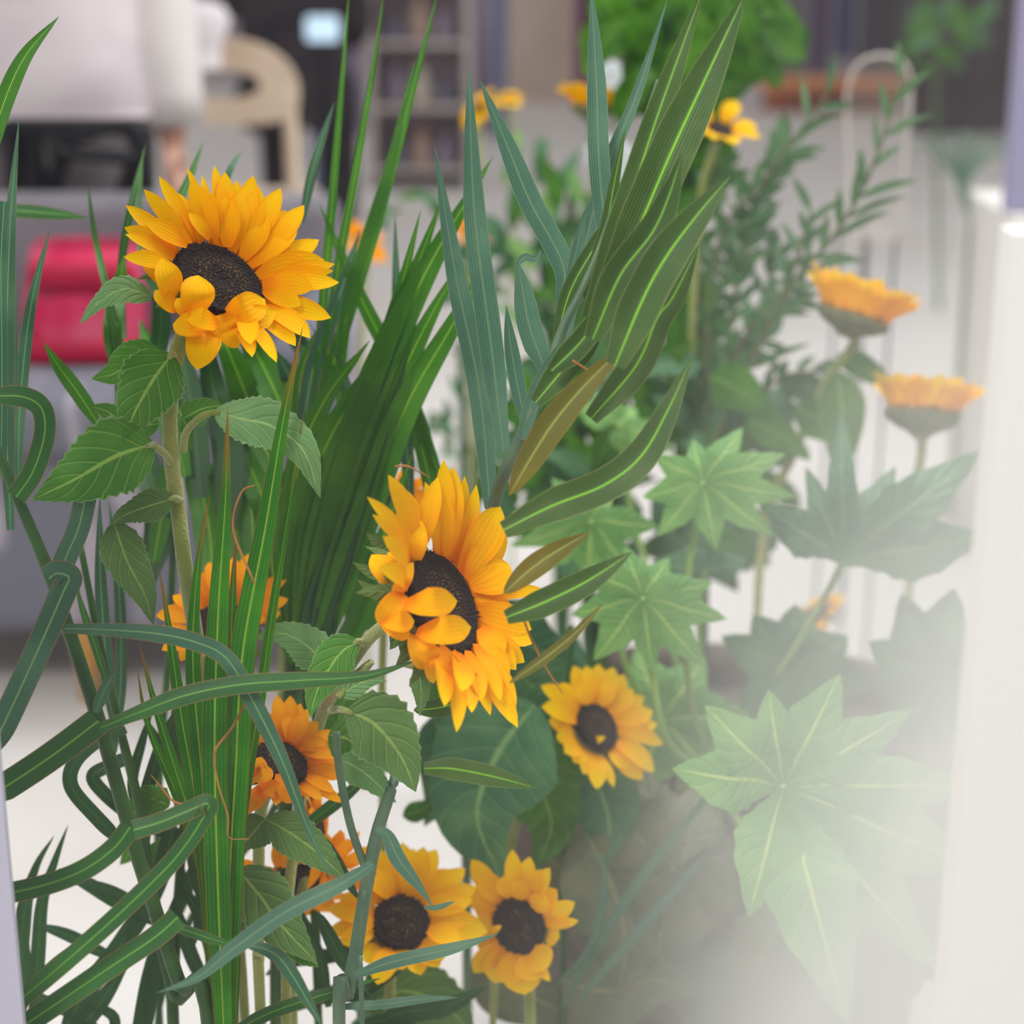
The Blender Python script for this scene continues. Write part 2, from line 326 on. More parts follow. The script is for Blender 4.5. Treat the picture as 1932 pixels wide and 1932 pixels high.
# --- grey armchair and crimson bag
def chairfab():
    m, nt, b, o = mat('grey_patterned_fabric'); t = nt.nodes.new('ShaderNodeTexCoord'); mp = nt.nodes.new('ShaderNodeMapping'); mp.inputs['Rotation'].default_value = (0, .5, 0); mp.inputs['Scale'].default_value = (14, 2, 3.2)
    nt.links.new(t.outputs['Object'], mp.inputs[0]); n = noise(nt, 1.5, 2, mp.outputs[0]); c = mixc(nt, smooth(nt, n, .52, .66), g(104, 104, 116), g(158, 150, 160))
    nt.links.new(c, b.inputs['Base Color']); b.inputs['Roughness'].default_value = .9; return m
M['chairfab'] = chairfab()
ac = thing('armchair', 'grey patterned armchair on the floor behind the flowers at the left', 'armchair', (-.63, 2.75, 0))
box('seat', (-.93, 2.50, .10), (-.27, 2.96, .40), M['chairfab'], ac, .04)
box('seat_cushion', (-.86, 2.47, .36), (-.34, 2.92, .45), M['chairfab'], ac, .035)
M['chairback'] = plain('mid_grey_fabric', g(112, 108, 114), .9, g(126, 121, 128), 9)
box('backrest', (-.95, 2.88, .30), (-.26, 2.965, .665), M['chairback'], ac, .035)
box('armrest', (-.97, 2.47, .10), (-.87, 2.95, .56), M['chairfab'], ac, .035); box('armrest', (-.33, 2.47, .10), (-.23, 2.95, .53), M['chairfab'], ac, .035)
M['gold'] = plain('golden_wood', g(176, 128, 60), .5)
for x_, y_ in ((-.90, 2.52), (-.30, 2.52), (-.90, 2.9), (-.30, 2.9), (-.60, 2.52)): tube('leg', [(x_, y_, .11), (x_, y_, 0)], [.022, .013], M['gold'], ac, 10)
M['crim'] = plain('crimson_leather', g(206, 30, 84), .5, g(222, 96, 124), 9); M['crimd'] = plain('deep_crimson', g(176, 10, 58), .45)
bgm = thing('bag', 'crimson pink bag resting on the grey armchair', 'bag', (-.62, 2.74, .452))
A = onp_(38, 690, 2.7); B = onp_(262, 440, 2.7)
ll([(x_, 0, z_, rx, ry) for x_, z_, rx, ry in ((0, 0, .080, .05), (0, .02, .086, .06), (0, .07, .088, .06), (0.004, .12, .082, .05), (.006, .155, .078, .035), (.008, .17, .07, .02))], bgm, 'bag_body', M['crim'], 32, .03, 4)
box('base_band', (-.71, 2.672, .453), (-.53, 2.70, .485), M['crimd'], bgm, .008); box('flap', (-.685, 2.668, .56), (-.535, 2.70, .60), M['crimd'], bgm, .012)
# --- wooden chair with a rounded back and an oval hole
M['wood'] = plain('pale_beech_wood', g(214, 190, 164), .55, g(226, 204, 180), 8)
wc = thing('chair', 'light wooden chair with a rounded back and an oval grip hole', 'chair', (-.62, 4.2, 0))
def plate(root, name, outer, inner, y0, y1, m):
    bm = bmesh.new(); n = len(outer); vo = [bm.verts.new((x, y0, z)) for x, z in outer]; vi = [bm.verts.new((x, y0, z)) for x, z in inner]
    fs = [bm.faces.new((vo[i], vo[(i+1) % n], vi[(i+1) % n], vi[i])) for i in range(n)]
    r = bmesh.ops.extrude_face_region(bm, geom=fs)
    for v in r['geom']:
        if isinstance(v, bmesh.types.BMVert): v.co.y = y1
    bmesh.ops.recalc_face_normals(bm, faces=bm.faces[:])
    for v in bm.verts: v.co -= root.location
    me = bpy.data.meshes.new(name); bm.to_mesh(me); bm.free(); me.materials.append(m); o = bpy.data.objects.new(name, me); COL.objects.link(o); o.parent = root; return o
a_ = onp_(400, 70, 4.2); b_ = onp_(565, 235, 4.2); cx = a_.x; hw = b_.x-a_.x; zt_, zb_ = a_.z, b_.z; N = 40; out, inn = [], []
hc = onp_(435, 160, 4.2)
for i in range(N):
    an = 2*math.pi*i/N; c_, s_ = math.cos(an), math.sin(an); e = .55
    ex = abs(c_)**e*(1 if c_ > 0 else -1); ez = abs(s_)**e*(1 if s_ > 0 else -1)
    if s_ > 0: ex = c_*abs(c_)**-.15 if abs(c_) > .01 else 0; ez = s_
    out.append((cx+hw*ex, (zb_+.07)+(zt_-zb_-.07)*ez if s_ > 0 else (zb_+.07)+.07*ez)); inn.append((hc.x-.02+.085*c_, hc.z+.032*s_))
plate(wc, 'backrest', out, inn, 4.19, 4.22, M['wood'])
for sx in (-1, 1):
    tube('leg', [(cx+sx*(hw-.02), 4.205, zb_+.08), (cx+sx*(hw-.018), 4.21, .4), (cx+sx*(hw-.015), 4.22, 0)], .016, M['wood'], wc, 10)
    tube('leg', [(cx+sx*(hw-.02), 4.58, .44), (cx+sx*(hw-.015), 4.60, 0)], .016, M['wood'], wc, 10)
box('seat', (cx-hw, 4.19, .43), (cx+hw, 4.61, .455), M['wood'], wc, .008)
M['cream'] = plain('off_white_cloth', g(222, 214, 216), .9)
jk = thing('draped_cloth', 'off-white cloth draped over the top left of the wooden chair', 'cloth', (cx-.06, 4.13, zt_-.03))
ll([(0, 0, -.03, .085, .03), (0, 0, .02, .09, .04), (.01, .01, .07, .10, .05), (.0, .01, .10, .09, .03), (0, 0, .11, .03, .01)], jk, 'cloth', M['cream'], fold=.05)
# --- seated person in dark clothes
p2 = thing('person', 'person in dark clothes seated behind the light wooden chair', 'person', (onp_(552, 100, 6.3).x, 6.3, 0))
V = {'pel': ((0, 0, .52), .12), 'sp': ((-.01, 0, .72), .11), 'ch': ((-.02, 0, .92), (.14, .11)), 'nk': ((-.03, 0, 1.08), .05), 'h0': ((-.04, 0, 1.15), .065), 'h1': ((-.05, 0, 1.23), (.088, .08)), 'h2': ((-.03, 0, 1.31), .07), 'nose': ((-.15, 0, 1.2), .012),
     'sR': ((-.02, -.16, 1.0), .052), 'eR': ((-.05, -.2, .78), .04), 'wR': ((-.02, -.18, .93), .028), 'sL': ((-.02, .16, 1.0), .052), 'eL': ((-.04, .2, .76), .04), 'wL': ((-.22, .14, .7), .028),
     'hR': ((-.05, -.09, .50), .085), 'kR': ((-.40, -.1, .50), .06), 'aR': ((-.40, -.1, .09), .04), 'tR': ((-.53, -.11, .04), .034), 'hL': ((-.05, .09, .50), .085), 'kL': ((-.40, .1, .50), .06), 'aL': ((-.40, .1, .09), .04), 'tL': ((-.53, .11, .04), .034)}
hand(V, E2 := [('pel', 'sp'), ('sp', 'ch'), ('ch', 'nk'), ('nk', 'h0'), ('h0', 'h1'), ('h1', 'h2'), ('h1', 'nose'), ('ch', 'sR'), ('sR', 'eR'), ('eR', 'wR'), ('ch', 'sL'), ('sL', 'eL'), ('eL', 'wL'), ('pel', 'hR'), ('hR', 'kR'), ('kR', 'aR'), ('aR', 'tR'), ('pel', 'hL'), ('hL', 'kL'), ('kL', 'aL'), ('aL', 'tL')], 'wR', (-.2, -.1, .4), (0, 1, 0), 'R')
hand(V, E2, 'wL', (-1, 0, -.2), (0, 1, 0), 'L'); skinbody(p2, V, E2, M['skin'])
M['darkcloth'] = plain('near_black_cloth', g(42, 38, 44), .85, g(56, 48, 52), 12); o_ = p2.location
ll([(0, 0, .44, .15, .17), (0, 0, .55, .16, .18), (-.01, 0, .75, .15, .17), (-.02, 0, .93, .15, .19), (-.02, 0, 1.03, .11, .15), (-.03, 0, 1.08, .06, .065)], p2, 'jacket', M['darkcloth'], fold=.03)
for q_ in (((-.02, -.16, 1.0), (-.05, -.2, .79), (-.02, -.185, .90)), ((-.02, .16, 1.0), (-.04, .2, .76), (-.2, .145, .7))): tube('sleeve', [o_+Vector(v) for v in q_], [.065, .055, .045], M['darkcloth'], p2, 14)
M['bluejean'] = plain('pale_blue_denim', g(150, 160, 200), .8)
for s_ in (-.1, .1): tube('trouser_leg', [o_+Vector(v) for v in ((0, s_, .50), (-.38, s_, .50), (-.40, s_, .07))], [.10, .085, .07, .065], M['darkcloth'], p2, 14)
ll([(-.0, 0, 1.12, .05, .06), (-.0, 0, 1.2, .09, .095), (-.02, 0, 1.3, .10, .095), (-.02, 0, 1.36, .03, .03)], p2, 'hair', M['hair'])
p2.rotation_euler = (0, 0, -math.pi/2)
def emis(name, c, s):
    m, nt, b, o = mat(name); b.inputs['Base Color'].default_value = (0, 0, 0, 1); b.inputs['Emission Color'].default_value = c; b.inputs['Emission Strength'].default_value = s; return m
A = onp_(578, 78, 5.6); B = onp_(640, 30, 5.6)
tb = thing('screen', 'small bright bluish lit screen beside the person in dark clothes', 'screen', ((A.x+B.x)/2, 5.6, 0))
box('display', (A.x, 5.58, A.z), (B.x, 5.6, B.z), emis('lit_screen', (.62, .82, 1, 1), 1.15), tb, .012); box('stand', ((A.x+B.x)/2-.015, 5.6, 0), ((A.x+B.x)/2+.015, 5.62, A.z+.03), M['black'], tb)
A = onp_(590, 370, 7); B = onp_(638, 120, 7)
tag(box('panel', (A.x, 7.0, 0), (B.x, 7.03, B.z), M['bluejean']), 'pale blue upright panel right of the person in dark clothes', 'panel')
# --- back of the hall
def fabric(name, x1, x2, ztop, y, m, zb=0.0, amp=.04, k=60, lab='', cat='curtain', grp=None):
    n = 80; vs_, fs = [], []
    for i in range(n+1):
        x = x1+(x2-x1)*i/n; yy = y+amp*math.sin(x*k)+amp*.5*math.sin(x*k*.43+1)
        vs_ += [(x, yy, zb), (x, yy, ztop)]
    for i in range(n): fs.append((2*i, 2*i+2, 2*i+3, 2*i+1))
    return tag(newmesh(name, vs_, fs, m), lab, cat, grp)
A = onp_(630, 300, 10); B = onp_(955, 300, 10)
fabric('curtain', A.x, B.x, 3, 10.4, plain('lilac_grey_curtain', g(190, 182, 200), .9, g(160, 150, 166), 1.2), lab='pale lilac grey curtain hanging behind the shelf unit')
A = onp_(945, 100, 10.2); tag(box('pole', (A.x-.03, 10.1, 0), (A.x+.03, 10.16, 3), plain('blue_grey_metal', g(120, 130, 160), .4)), 'blue grey upright pole left of the beige board', 'pole')
A = onp_(958, 180, 12.3); B = onp_(1092, 180, 12.3)
tag(box('display_board', (A.x, 12.3, 0), (B.x, 12.36, 2.6), plain('beige_board', g(226, 208, 194), .7, g(218, 198, 182), 2)), 'tall plain beige board standing at the back of the hall', 'board')
A = onp_(1086, 150, 12); B = onp_(1112, 150, 12)
tag(box('banner', (A.x, 12.0, .1), (B.x, 12.03, 2.6), plain('plum_fabric', g(110, 40, 96), .8)), 'narrow plum purple banner right of the beige board', 'banner')
sh = thing('shelf_unit', 'light brown open shelf unit in front of the lilac curtain', 'shelf', (onp_(790, 300, 8).x, 8.2, 0))
M['brown'] = plain('light_brown_board', g(200, 188, 184), .7); x1, x2 = onp_(705, 300, 8.2).x, onp_(885, 300, 8.2).x
for x_ in (x1, x2): box('side_panel', (x_-.015, 8.1, 0), (x_+.015, 8.4, 1.5), M['brown'], sh)
for z_ in (.06, .32, .58, .84, 1.1): box('shelf', (x1, 8.1, z_), (x2, 8.4, z_+.02), M['brown'], sh)
box('back_panel', (x1, 8.4, 0), (x2, 8.41, 1.5), plain('taupe_board', g(196, 186, 192), .8), sh, 0)
R = random.Random(3); cs = [('dark slate', g(130, 128, 146)), ('cream', g(220, 208, 190)), ('muted violet', g(160, 148, 168)), ('terracotta', g(196, 168, 152))]
i = 0
for zi, z_ in enumerate((.08, .34, .60)):
    for k in range(3):
        nm, c_ = cs[(i*3+zi) % 4]; x_ = x1+.07+k*(x2-x1-.1)/3; hh = R.uniform(.1, .2)
        v_ = thing('vase', '%s vase, %s on the %s of the brown shelf unit' % (nm, ('leftmost', 'middle one', 'rightmost')[k], ('lowest board', 'second board from below', 'third board from below')[zi]), 'vase', (x_+.03, 8.24, z_), 'vases on the shelf unit')
        ll([(0, 0, 0, .03, .03), (0, 0, hh*.4, .05, .05), (0, 0, hh*.8, .022, .022), (0, 0, hh, .03, .03)], v_, 'vase_body', plain('vase_glaze', c_, .4), 16); i += 1
# right side
A = onp_(1720, 250, 10.2); B = onp_(1895, 250, 10.2)
fabric('curtain', A.x, B.x+.6, 2.8, 10.3, plain('dark_maroon_fabric', g(64, 44, 56), .9, g(92, 78, 88), 1.5), amp=.05, k=30, lab='dark maroon curtain at the top right reaching the floor')
for a, b, zb, c_, lab in ((1528, 1560, 140, g(70, 40, 90), 'violet fabric strip hanging left of the navy one'), (1572, 1612, 110, g(42, 44, 92), 'navy blue fabric strip hanging above the orange plinth'), (1618, 1650, 150, g(64, 58, 74), 'slate fabric strip hanging right of the navy one'), (1455, 1520, 200, g(116, 110, 116), 'grey fabric strip hanging left of the violet one')):
    A = onp_(a, zb, 13); B = onp_(b, zb, 13); fabric('hanging_fabric', A.x, B.x, 2.6, 13, plain('hanging_cloth', c_, .9), A.z, .03, 20, lab, 'fabric', 'fabrics hanging at the back right')
A = onp_(1650, 200, 12.9); B = onp_(1730, 200, 12.9); fabric('curtain', A.x, B.x, 2.6, 13.2, plain('dusky_cloth', g(98, 84, 96), .9), lab='dusky grey curtain between the slate strip and the maroon curtain')
A = onp_(1430, 207, 11.8); B = onp_(1700, 207, 11.8)
pt = thing('plinth', 'low orange wooden plinth on the floor at the back right', 'plinth', ((A.x+B.x)/2, 11.8, 0))
box('top_board', (A.x, 11.5, .13), (B.x, 12.1, .17), plain('orange_wood', g(228, 158, 96), .6, g(206, 110, 50), 1.3), pt); box('base', (A.x+.05, 11.6, 0), (B.x-.05, 12.0, .13), plain('dark_orange_wood', g(190, 96, 48), .6, g(130, 60, 34), 1.6), pt)
A = onp_(1898, 400, 3.2); B = onp_(1960, 400, 3.2)
tag(box('panel', (A.x, 3.2, A.z), (B.x+.3, 3.24, 2.2), plain('lilac_blue_panel', g(168, 164, 196), .5)), 'lilac blue panel at the top right edge above the white block', 'panel')
tag(box('display_block', (A.x-.0, 3.16, 0), (B.x+.3, 3.5, A.z-.002), plain('white_block', g(236, 232, 226), .6)), 'white block carrying the lilac blue panel', 'block')
# clear acrylic chair back
def acry():
    m, nt, b, o = mat('clear_acrylic'); t = nt.nodes.new('ShaderNodeBsdfTransparent'); x = nt.nodes.new('ShaderNodeMixShader'); x.inputs[0].default_value = .13
    b.inputs['Base Color'].default_value = g(214, 200, 190); b.inputs['Roughness'].default_value = .2; nt.links.new(t.outputs[0], x.inputs[1]); nt.links.new(b.outputs[0], x.inputs[2]); nt.links.new(x.outputs[0], o.inputs[0]); return m
ak = thing('stool', 'clear acrylic stool with a rounded back and thin dark legs behind the right sunflowers', 'stool', (onp_(1655, 600, 2.6).x, 2.7, 0))
pts_ = [(1605, 440), (1600, 300), (1598, 180), (1618, 122), (1665, 104), (1708, 122), (1718, 180), (1708, 300), (1698, 440)]
W = [onp_(x, y, 2.6) for x, y in pts_]; ring = crom(W, 5)
newmesh('backrest', ring, [tuple(range(len(ring)))], acry(), ak, smoothf=False); tube('rim', W, .0022, plain('acrylic_rim', g(216, 206, 196), .3), ak, 8)
A, B = onp_(1600, 440, 2.6), onp_(1700, 440, 2.6); box('seat', (A.x, 2.6, A.z-.02), (B.x, 2.85, A.z), acry(), ak, .006)
for x_, y_ in ((A.x+.03, 2.61), (B.x-.005, 2.61), (A.x+.03, 2.84), (B.x-.005, 2.84)): tube('leg', [(x_, y_, A.z-.01), (x_-.01, y_, 0)], .0022, M['black'], ak, 6)
#==== GLASS
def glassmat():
    m, nt, b, o = mat('glass_painted_veil'); nt.nodes.remove(b)
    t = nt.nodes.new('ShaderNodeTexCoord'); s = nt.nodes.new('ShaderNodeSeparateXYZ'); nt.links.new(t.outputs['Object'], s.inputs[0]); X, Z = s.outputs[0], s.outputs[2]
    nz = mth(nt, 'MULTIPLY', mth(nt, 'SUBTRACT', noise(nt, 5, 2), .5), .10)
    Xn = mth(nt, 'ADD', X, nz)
    low = smooth(nt, Z, .97, .66)                 # white veil of a reflection painted into the pane, denser low down
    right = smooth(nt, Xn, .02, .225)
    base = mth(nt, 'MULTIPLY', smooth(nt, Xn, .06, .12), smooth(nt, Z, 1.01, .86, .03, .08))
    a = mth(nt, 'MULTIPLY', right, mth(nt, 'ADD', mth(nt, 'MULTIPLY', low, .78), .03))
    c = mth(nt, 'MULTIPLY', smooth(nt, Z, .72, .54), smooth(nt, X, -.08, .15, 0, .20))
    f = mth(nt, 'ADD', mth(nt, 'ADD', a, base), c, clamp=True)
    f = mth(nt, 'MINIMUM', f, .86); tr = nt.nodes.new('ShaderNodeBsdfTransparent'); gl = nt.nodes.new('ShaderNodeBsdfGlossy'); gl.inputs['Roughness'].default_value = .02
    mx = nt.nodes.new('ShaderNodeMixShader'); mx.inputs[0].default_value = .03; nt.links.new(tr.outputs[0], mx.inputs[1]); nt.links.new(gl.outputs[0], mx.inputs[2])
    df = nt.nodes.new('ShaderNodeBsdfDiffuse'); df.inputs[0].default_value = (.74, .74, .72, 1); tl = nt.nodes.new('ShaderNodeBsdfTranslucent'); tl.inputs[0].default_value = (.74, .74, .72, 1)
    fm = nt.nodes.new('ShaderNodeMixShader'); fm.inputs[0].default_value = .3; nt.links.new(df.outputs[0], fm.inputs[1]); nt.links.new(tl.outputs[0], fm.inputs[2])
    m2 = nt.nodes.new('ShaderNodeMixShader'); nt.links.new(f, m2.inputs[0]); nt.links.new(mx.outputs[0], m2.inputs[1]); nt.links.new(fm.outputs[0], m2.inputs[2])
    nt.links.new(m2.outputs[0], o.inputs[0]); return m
GY = .80
def onp(px, py, yv):
    d = P(px, py, 1)-CC; k = yv/d.y; return CC+d*k
xl, xr = onp(30, 1700, GY).x-.004, onp(1850, 1000, GY).x
gp = thing('glass_screen', 'clear upright glass pane in front of the flowers, with a white reflection veil painted towards its lower right', 'glass screen', (0, GY, 0))
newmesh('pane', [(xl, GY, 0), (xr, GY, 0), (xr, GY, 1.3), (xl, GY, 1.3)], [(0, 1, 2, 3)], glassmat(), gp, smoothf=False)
M['whitepaint'] = plain('white_paint', g(240, 239, 235), .6)
M['lilacpaint'] = plain('lilac_grey_paint', g(186, 184, 200), .5)
a_ = onp(4, 1420, .86); b_ = onp(60, 1932, .86)
zt_ = onp(0, 1490, .93).z
po = tag(newmesh('post', [(a_.x-.12, .855, 0), (b_.x, .855, 0), (b_.x, .86, 0), (a_.x-.12, .86, 0), (a_.x-.12, .855, 1.3), (a_.x-.004, .855, 1.3), (a_.x-.004, .86, 1.3), (a_.x-.12, .86, 1.3)],
    [(0, 1, 5, 4), (1, 2, 6, 5), (2, 3, 7, 6), (3, 0, 4, 7), (4, 5, 6, 7), (3, 2, 1, 0)], M['lilacpaint'], smoothf=False), 'pale lilac grey post running up the lower left edge', 'post')
a_ = onp(1912, 440, .72); b_ = onp(1790, 1800, .72)
dx = (a_.x-b_.x)/(a_.z-b_.z); x0 = b_.x-dx*b_.z; x1 = b_.x+dx*(a_.z-b_.z)
tag(newmesh('white_board', [(x0, .72, 0), (x0+.3, .72, 0), (x0+.3, .74, 0), (x0, .74, 0), (x1, .72, a_.z), (x1+.3, .72, a_.z), (x1+.3, .74, a_.z), (x1, .74, a_.z)],
    [(0, 1, 5, 4), (1, 2, 6, 5), (2, 3, 7, 6), (3, 0, 4, 7), (4, 5, 6, 7), (3, 2, 1, 0)], M['whitepaint'], smoothf=False), 'plain white board standing along the lower right edge', 'board')
#==== PLANT BUILDERS
def head(root, c, nimg, ang, Rpx, D, petals=None, n=22, Lp=110, wp=38, cup=20, mt='petal', sep=12, disclabel=None, seed=1, over=None, bend=.15, bowl=1.0, layers=2, dome=.12, wscale=1):
    rr = random.Random(seed); C0 = P(c[0], c[1], D); s = D/F; Rm = Rpx*s
    tocam = (CC-C0).normalized(); ni = (RT*nimg[0]+UP*nimg[1]).normalized() if (nimg[0] or nimg[1]) else UP
    ni = (ni-tocam*ni.dot(tocam)).normalized(); a = math.radians(ang); N = (tocam*math.cos(a)+ni*math.sin(a)).normalized()
    e2 = (ni*math.cos(a)-tocam*math.sin(a)).normalized(); e1 = e2.cross(N).normalized()   # e2 points to the far rim
    # disc
    vs_, fs, uv = [], [], []; nr, na = 14, 72
    for i in range(nr+1):
        r = i/nr
        for j in range(na):
            an = 2*math.pi*j/na; h = dome*(math.cos(r*math.pi*.5))*1.0-.10*max(0, .35-r)/.35
            if r > .8: h += .07*math.sin((r-.8)/.2*math.pi)
            rj = r*(1+(.06*rr.uniform(-1, 1) if i == nr else 0)); vs_.append(C0+(e1*math.cos(an)+e2*math.sin(an))*Rm*rj+N*(h*Rm+.0015)); uv.append((.5, r))
    for i in range(nr):
        for j in range(na): fs.append((i*na+j, (i+1)*na+j, (i+1)*na+(j+1) % na, i*na+(j+1) % na))
    for k in range(110):                              # ragged fringe of dark florets round the rim
        an = rr.random()*6.283; r0 = rr.uniform(.86, 1.0)*Rm; d_ = (e1*math.cos(an)+e2*math.sin(an)); t_ = N.cross(d_); b0 = C0+d_*r0+N*.001; q = rr.uniform(.05, .12)*Rm
        k0 = len(vs_); vs_ += [b0-t_*.022*Rm, b0+t_*.022*Rm, b0+d_*.03*Rm, b0+d_*q*rr.uniform(.3, 1)+N*q]; uv += [(.5, .9)]*4; fs += [(k0, k0+1, k0+3), (k0+1, k0+2, k0+3), (k0+2, k0, k0+3)]
    newmesh('disc', vs_, fs, M['disc'], root, uv, part_label=disclabel)
    # receptacle behind
    vs_, fs = [], []; na = 32; pr = [(1.04, 0), (1.08, -.12*bowl), (.98, -.32*bowl), (.72, -.52*bowl), (.4, -.66*bowl), (.2, -.85*bowl)]
    for r, z in pr:
        for j in range(na): an = 2*math.pi*j/na; vs_.append(C0+(e1*math.cos(an)+e2*math.sin(an))*Rm*r+N*(z*Rm-.001))
    for i in range(len(pr)-1):
        for j in range(na): fs.append((i*na+j, (i+1)*na+j, (i+1)*na+(j+1) % na, i*na+(j+1) % na))
    fs.append(tuple((len(pr)-1)*na+j for j in range(na)))
    newmesh('receptacle', vs_, fs, M['recept'], root)
    rec = bpy.data.objects[-1] if False else root.children[-1]
    for k in range(sep):
        an = 6.283*(k+rr.uniform(-.3, .3))/sep; d_ = e1*math.cos(an)+e2*math.sin(an); b0 = C0+d_*Rm*1.0-N*Rm*.2*bowl; ln = rr.uniform(.5, .8)*Rm
        ribbon('sepal', [b0, b0+d_*ln*.5-N*ln*.25, b0+d_*ln*.8-N*ln*.75*rr.uniform(.4, 1)], Rm*.42, 'sepal', M['sepal'], root, nrm=d_*.4-N, fold=.3, nt_=3).parent = rec
    def rim(an, r=.96): return C0+(e1*math.cos(an)+e2*math.sin(an))*Rm*r
    def autopetal(an, L_, W_, cu, lay=0, b=bend):
        d_ = e1*math.cos(an)+e2*math.sin(an); ca, sa = math.cos(math.radians(cu)), math.sin(math.radians(cu)); o1 = d_*ca+N*sa; nn = N*ca-d_*sa
        b0 = rim(an)-N*(.0015*lay+.0005); tw = N.cross(d_)*rr.uniform(-.12, .12)*L_
        p1 = b0+o1*L_*.45+nn*L_*.05; p2 = b0+o1*L_*.97-nn*L_*b+tw
        ribbon('petal', [b0, p1, p2], W_, 'petal', M[mt], root, nrm=nn, fold=-.10, curl=-.22, nt_=5, nw=6, roll=rr.uniform(-14, 14), twist=rr.uniform(-16, 16))
    if petals:
        for q in petals:
            tx, ty = q[0], q[1]; W_ = (q[2] if len(q) > 2 and q[2] else wp)*s*wscale; o = q[3] if len(q) > 3 else {}
            if 'b' in o:
                b0 = P(o['b'][0], o['b'][1], D+o.get('db', 0)); tip = P(tx, ty, D+o.get('dt', -.01)); mid = (b0+tip)/2+(CC-C0).normalized()*o.get('h', .01)
                nn = tocam*.8+N*.3; ribbon('petal', [b0, mid, tip], W_, 'petal', M[mt], root, nrm=nn, fold=-.10, curl=-.25, nt_=5, nw=6, roll=o.get('roll', 0)); continue
            # foot on the rim: the rim point whose picture direction from the centre matches the tip's
            v = Vector((tx-c[0], c[1]-ty)); best = None
            for k in range(90):
                an = 6.283*k/90; w_ = rim(an)-C0; vv = Vector((w_.dot(RT), w_.dot(UP)))
                if vv.length < 1e-6: continue
                dd = vv.angle(v)
                if best is None or dd < best[0]: best = (dd, an)
            an = best[1]+o.get('da', 0); b0 = rim(an)-N*(.0022*o.get('lay', rr.choice((0, 1, 2)))); d_ = e1*math.cos(an)+e2*math.sin(an); cu = math.radians(o.get('cup', cup)); nn = N*math.cos(cu)-d_*math.sin(cu)
            ray = (P(tx, ty, 1)-CC); den = ray.dot(nn); lim = 150*s
            t = (b0-CC).dot(nn)/den if abs(den) > .05 else D
            bd = (b0-CC).dot(FW); t = max(bd-.05, min(bd+.05, t)); tip = CC+ray*t
            ln = (tip-b0).length; mid = b0.lerp(tip, .5)+nn*ln*o.get('arch', .07)+N.cross(d_)*ln*rr.uniform(-.04, .04)
            ribbon('petal', [b0, mid, tip], W_, 'petal', M[mt], root, nrm=nn+tocam*.25, fold=-.10, curl=-.22, nt_=5, nw=6, roll=rr.uniform(-12, 12), twist=rr.uniform(-14, 14))
    else:
        for lay in range(layers):
            for k in range(n):
                an = 6.283*(k+.5*lay+rr.uniform(-.3, .3))/n; autopetal(an, Lp*s*rr.uniform(.82, 1.08), wp*s*rr.uniform(.8, 1.15), cup+rr.uniform(-9, 9)-8*lay, lay)
    if over:
        for an, L_, W_, cu in over: autopetal(math.radians(an), L_*s, W_*s, cu, -1, .2)
    return N
def sunflower(label, c, D, stem, stemr=11, foot=True, **k):
    q = stem[-1]; f = floorpt(q[0], q[1], q[2] if len(q) > 2 else D)
    t = thing('sunflower', label, 'sunflower', f, 'sunflowers of the arrangement')
    N = head(t, c, D=D, **k); C0 = P(c[0], c[1], D); Rm = k['Rpx']*D/F
    pts = [C0-N*Rm*.6*k.get('bowl', 1)] + pp(stem, D); pts.append(f)
    tube('stem', pts, [stemr*D/F*1.25, stemr*D/F, stemr*D/F, stemr*D/F, stemr*D/F*.9, stemr*D/F*.8], M['stem'], t, 12); return t
def sleaf(root, base, pts, wpx, m='sleaf', D=1.08, **k):
    """a sunflower leaf: stalk from base to the first point of the midrib, then the blade"""
    kk = dict(fold=.14, nt_=9, nw=8, serr=.09, wave=.10, curl=.12); kk.update(k)
    l = ribbon('leaf', pp(pts, D), wpx*D/F, 'heart', M[m], root, **kk)
    if base: st_ = tube('leaf_stalk', pp(base, D)+[P(pts[0][0], pts[0][1], pts[0][2] if len(pts[0]) > 2 else D)]+[P(pts[1][0], pts[1][1], (pts[1][2] if len(pts[1]) > 2 else D)).lerp(P(pts[0][0], pts[0][1], D), .8)], [.0024, .0020, .0012], M['stem'], root, 8); st_.parent = l
    return l

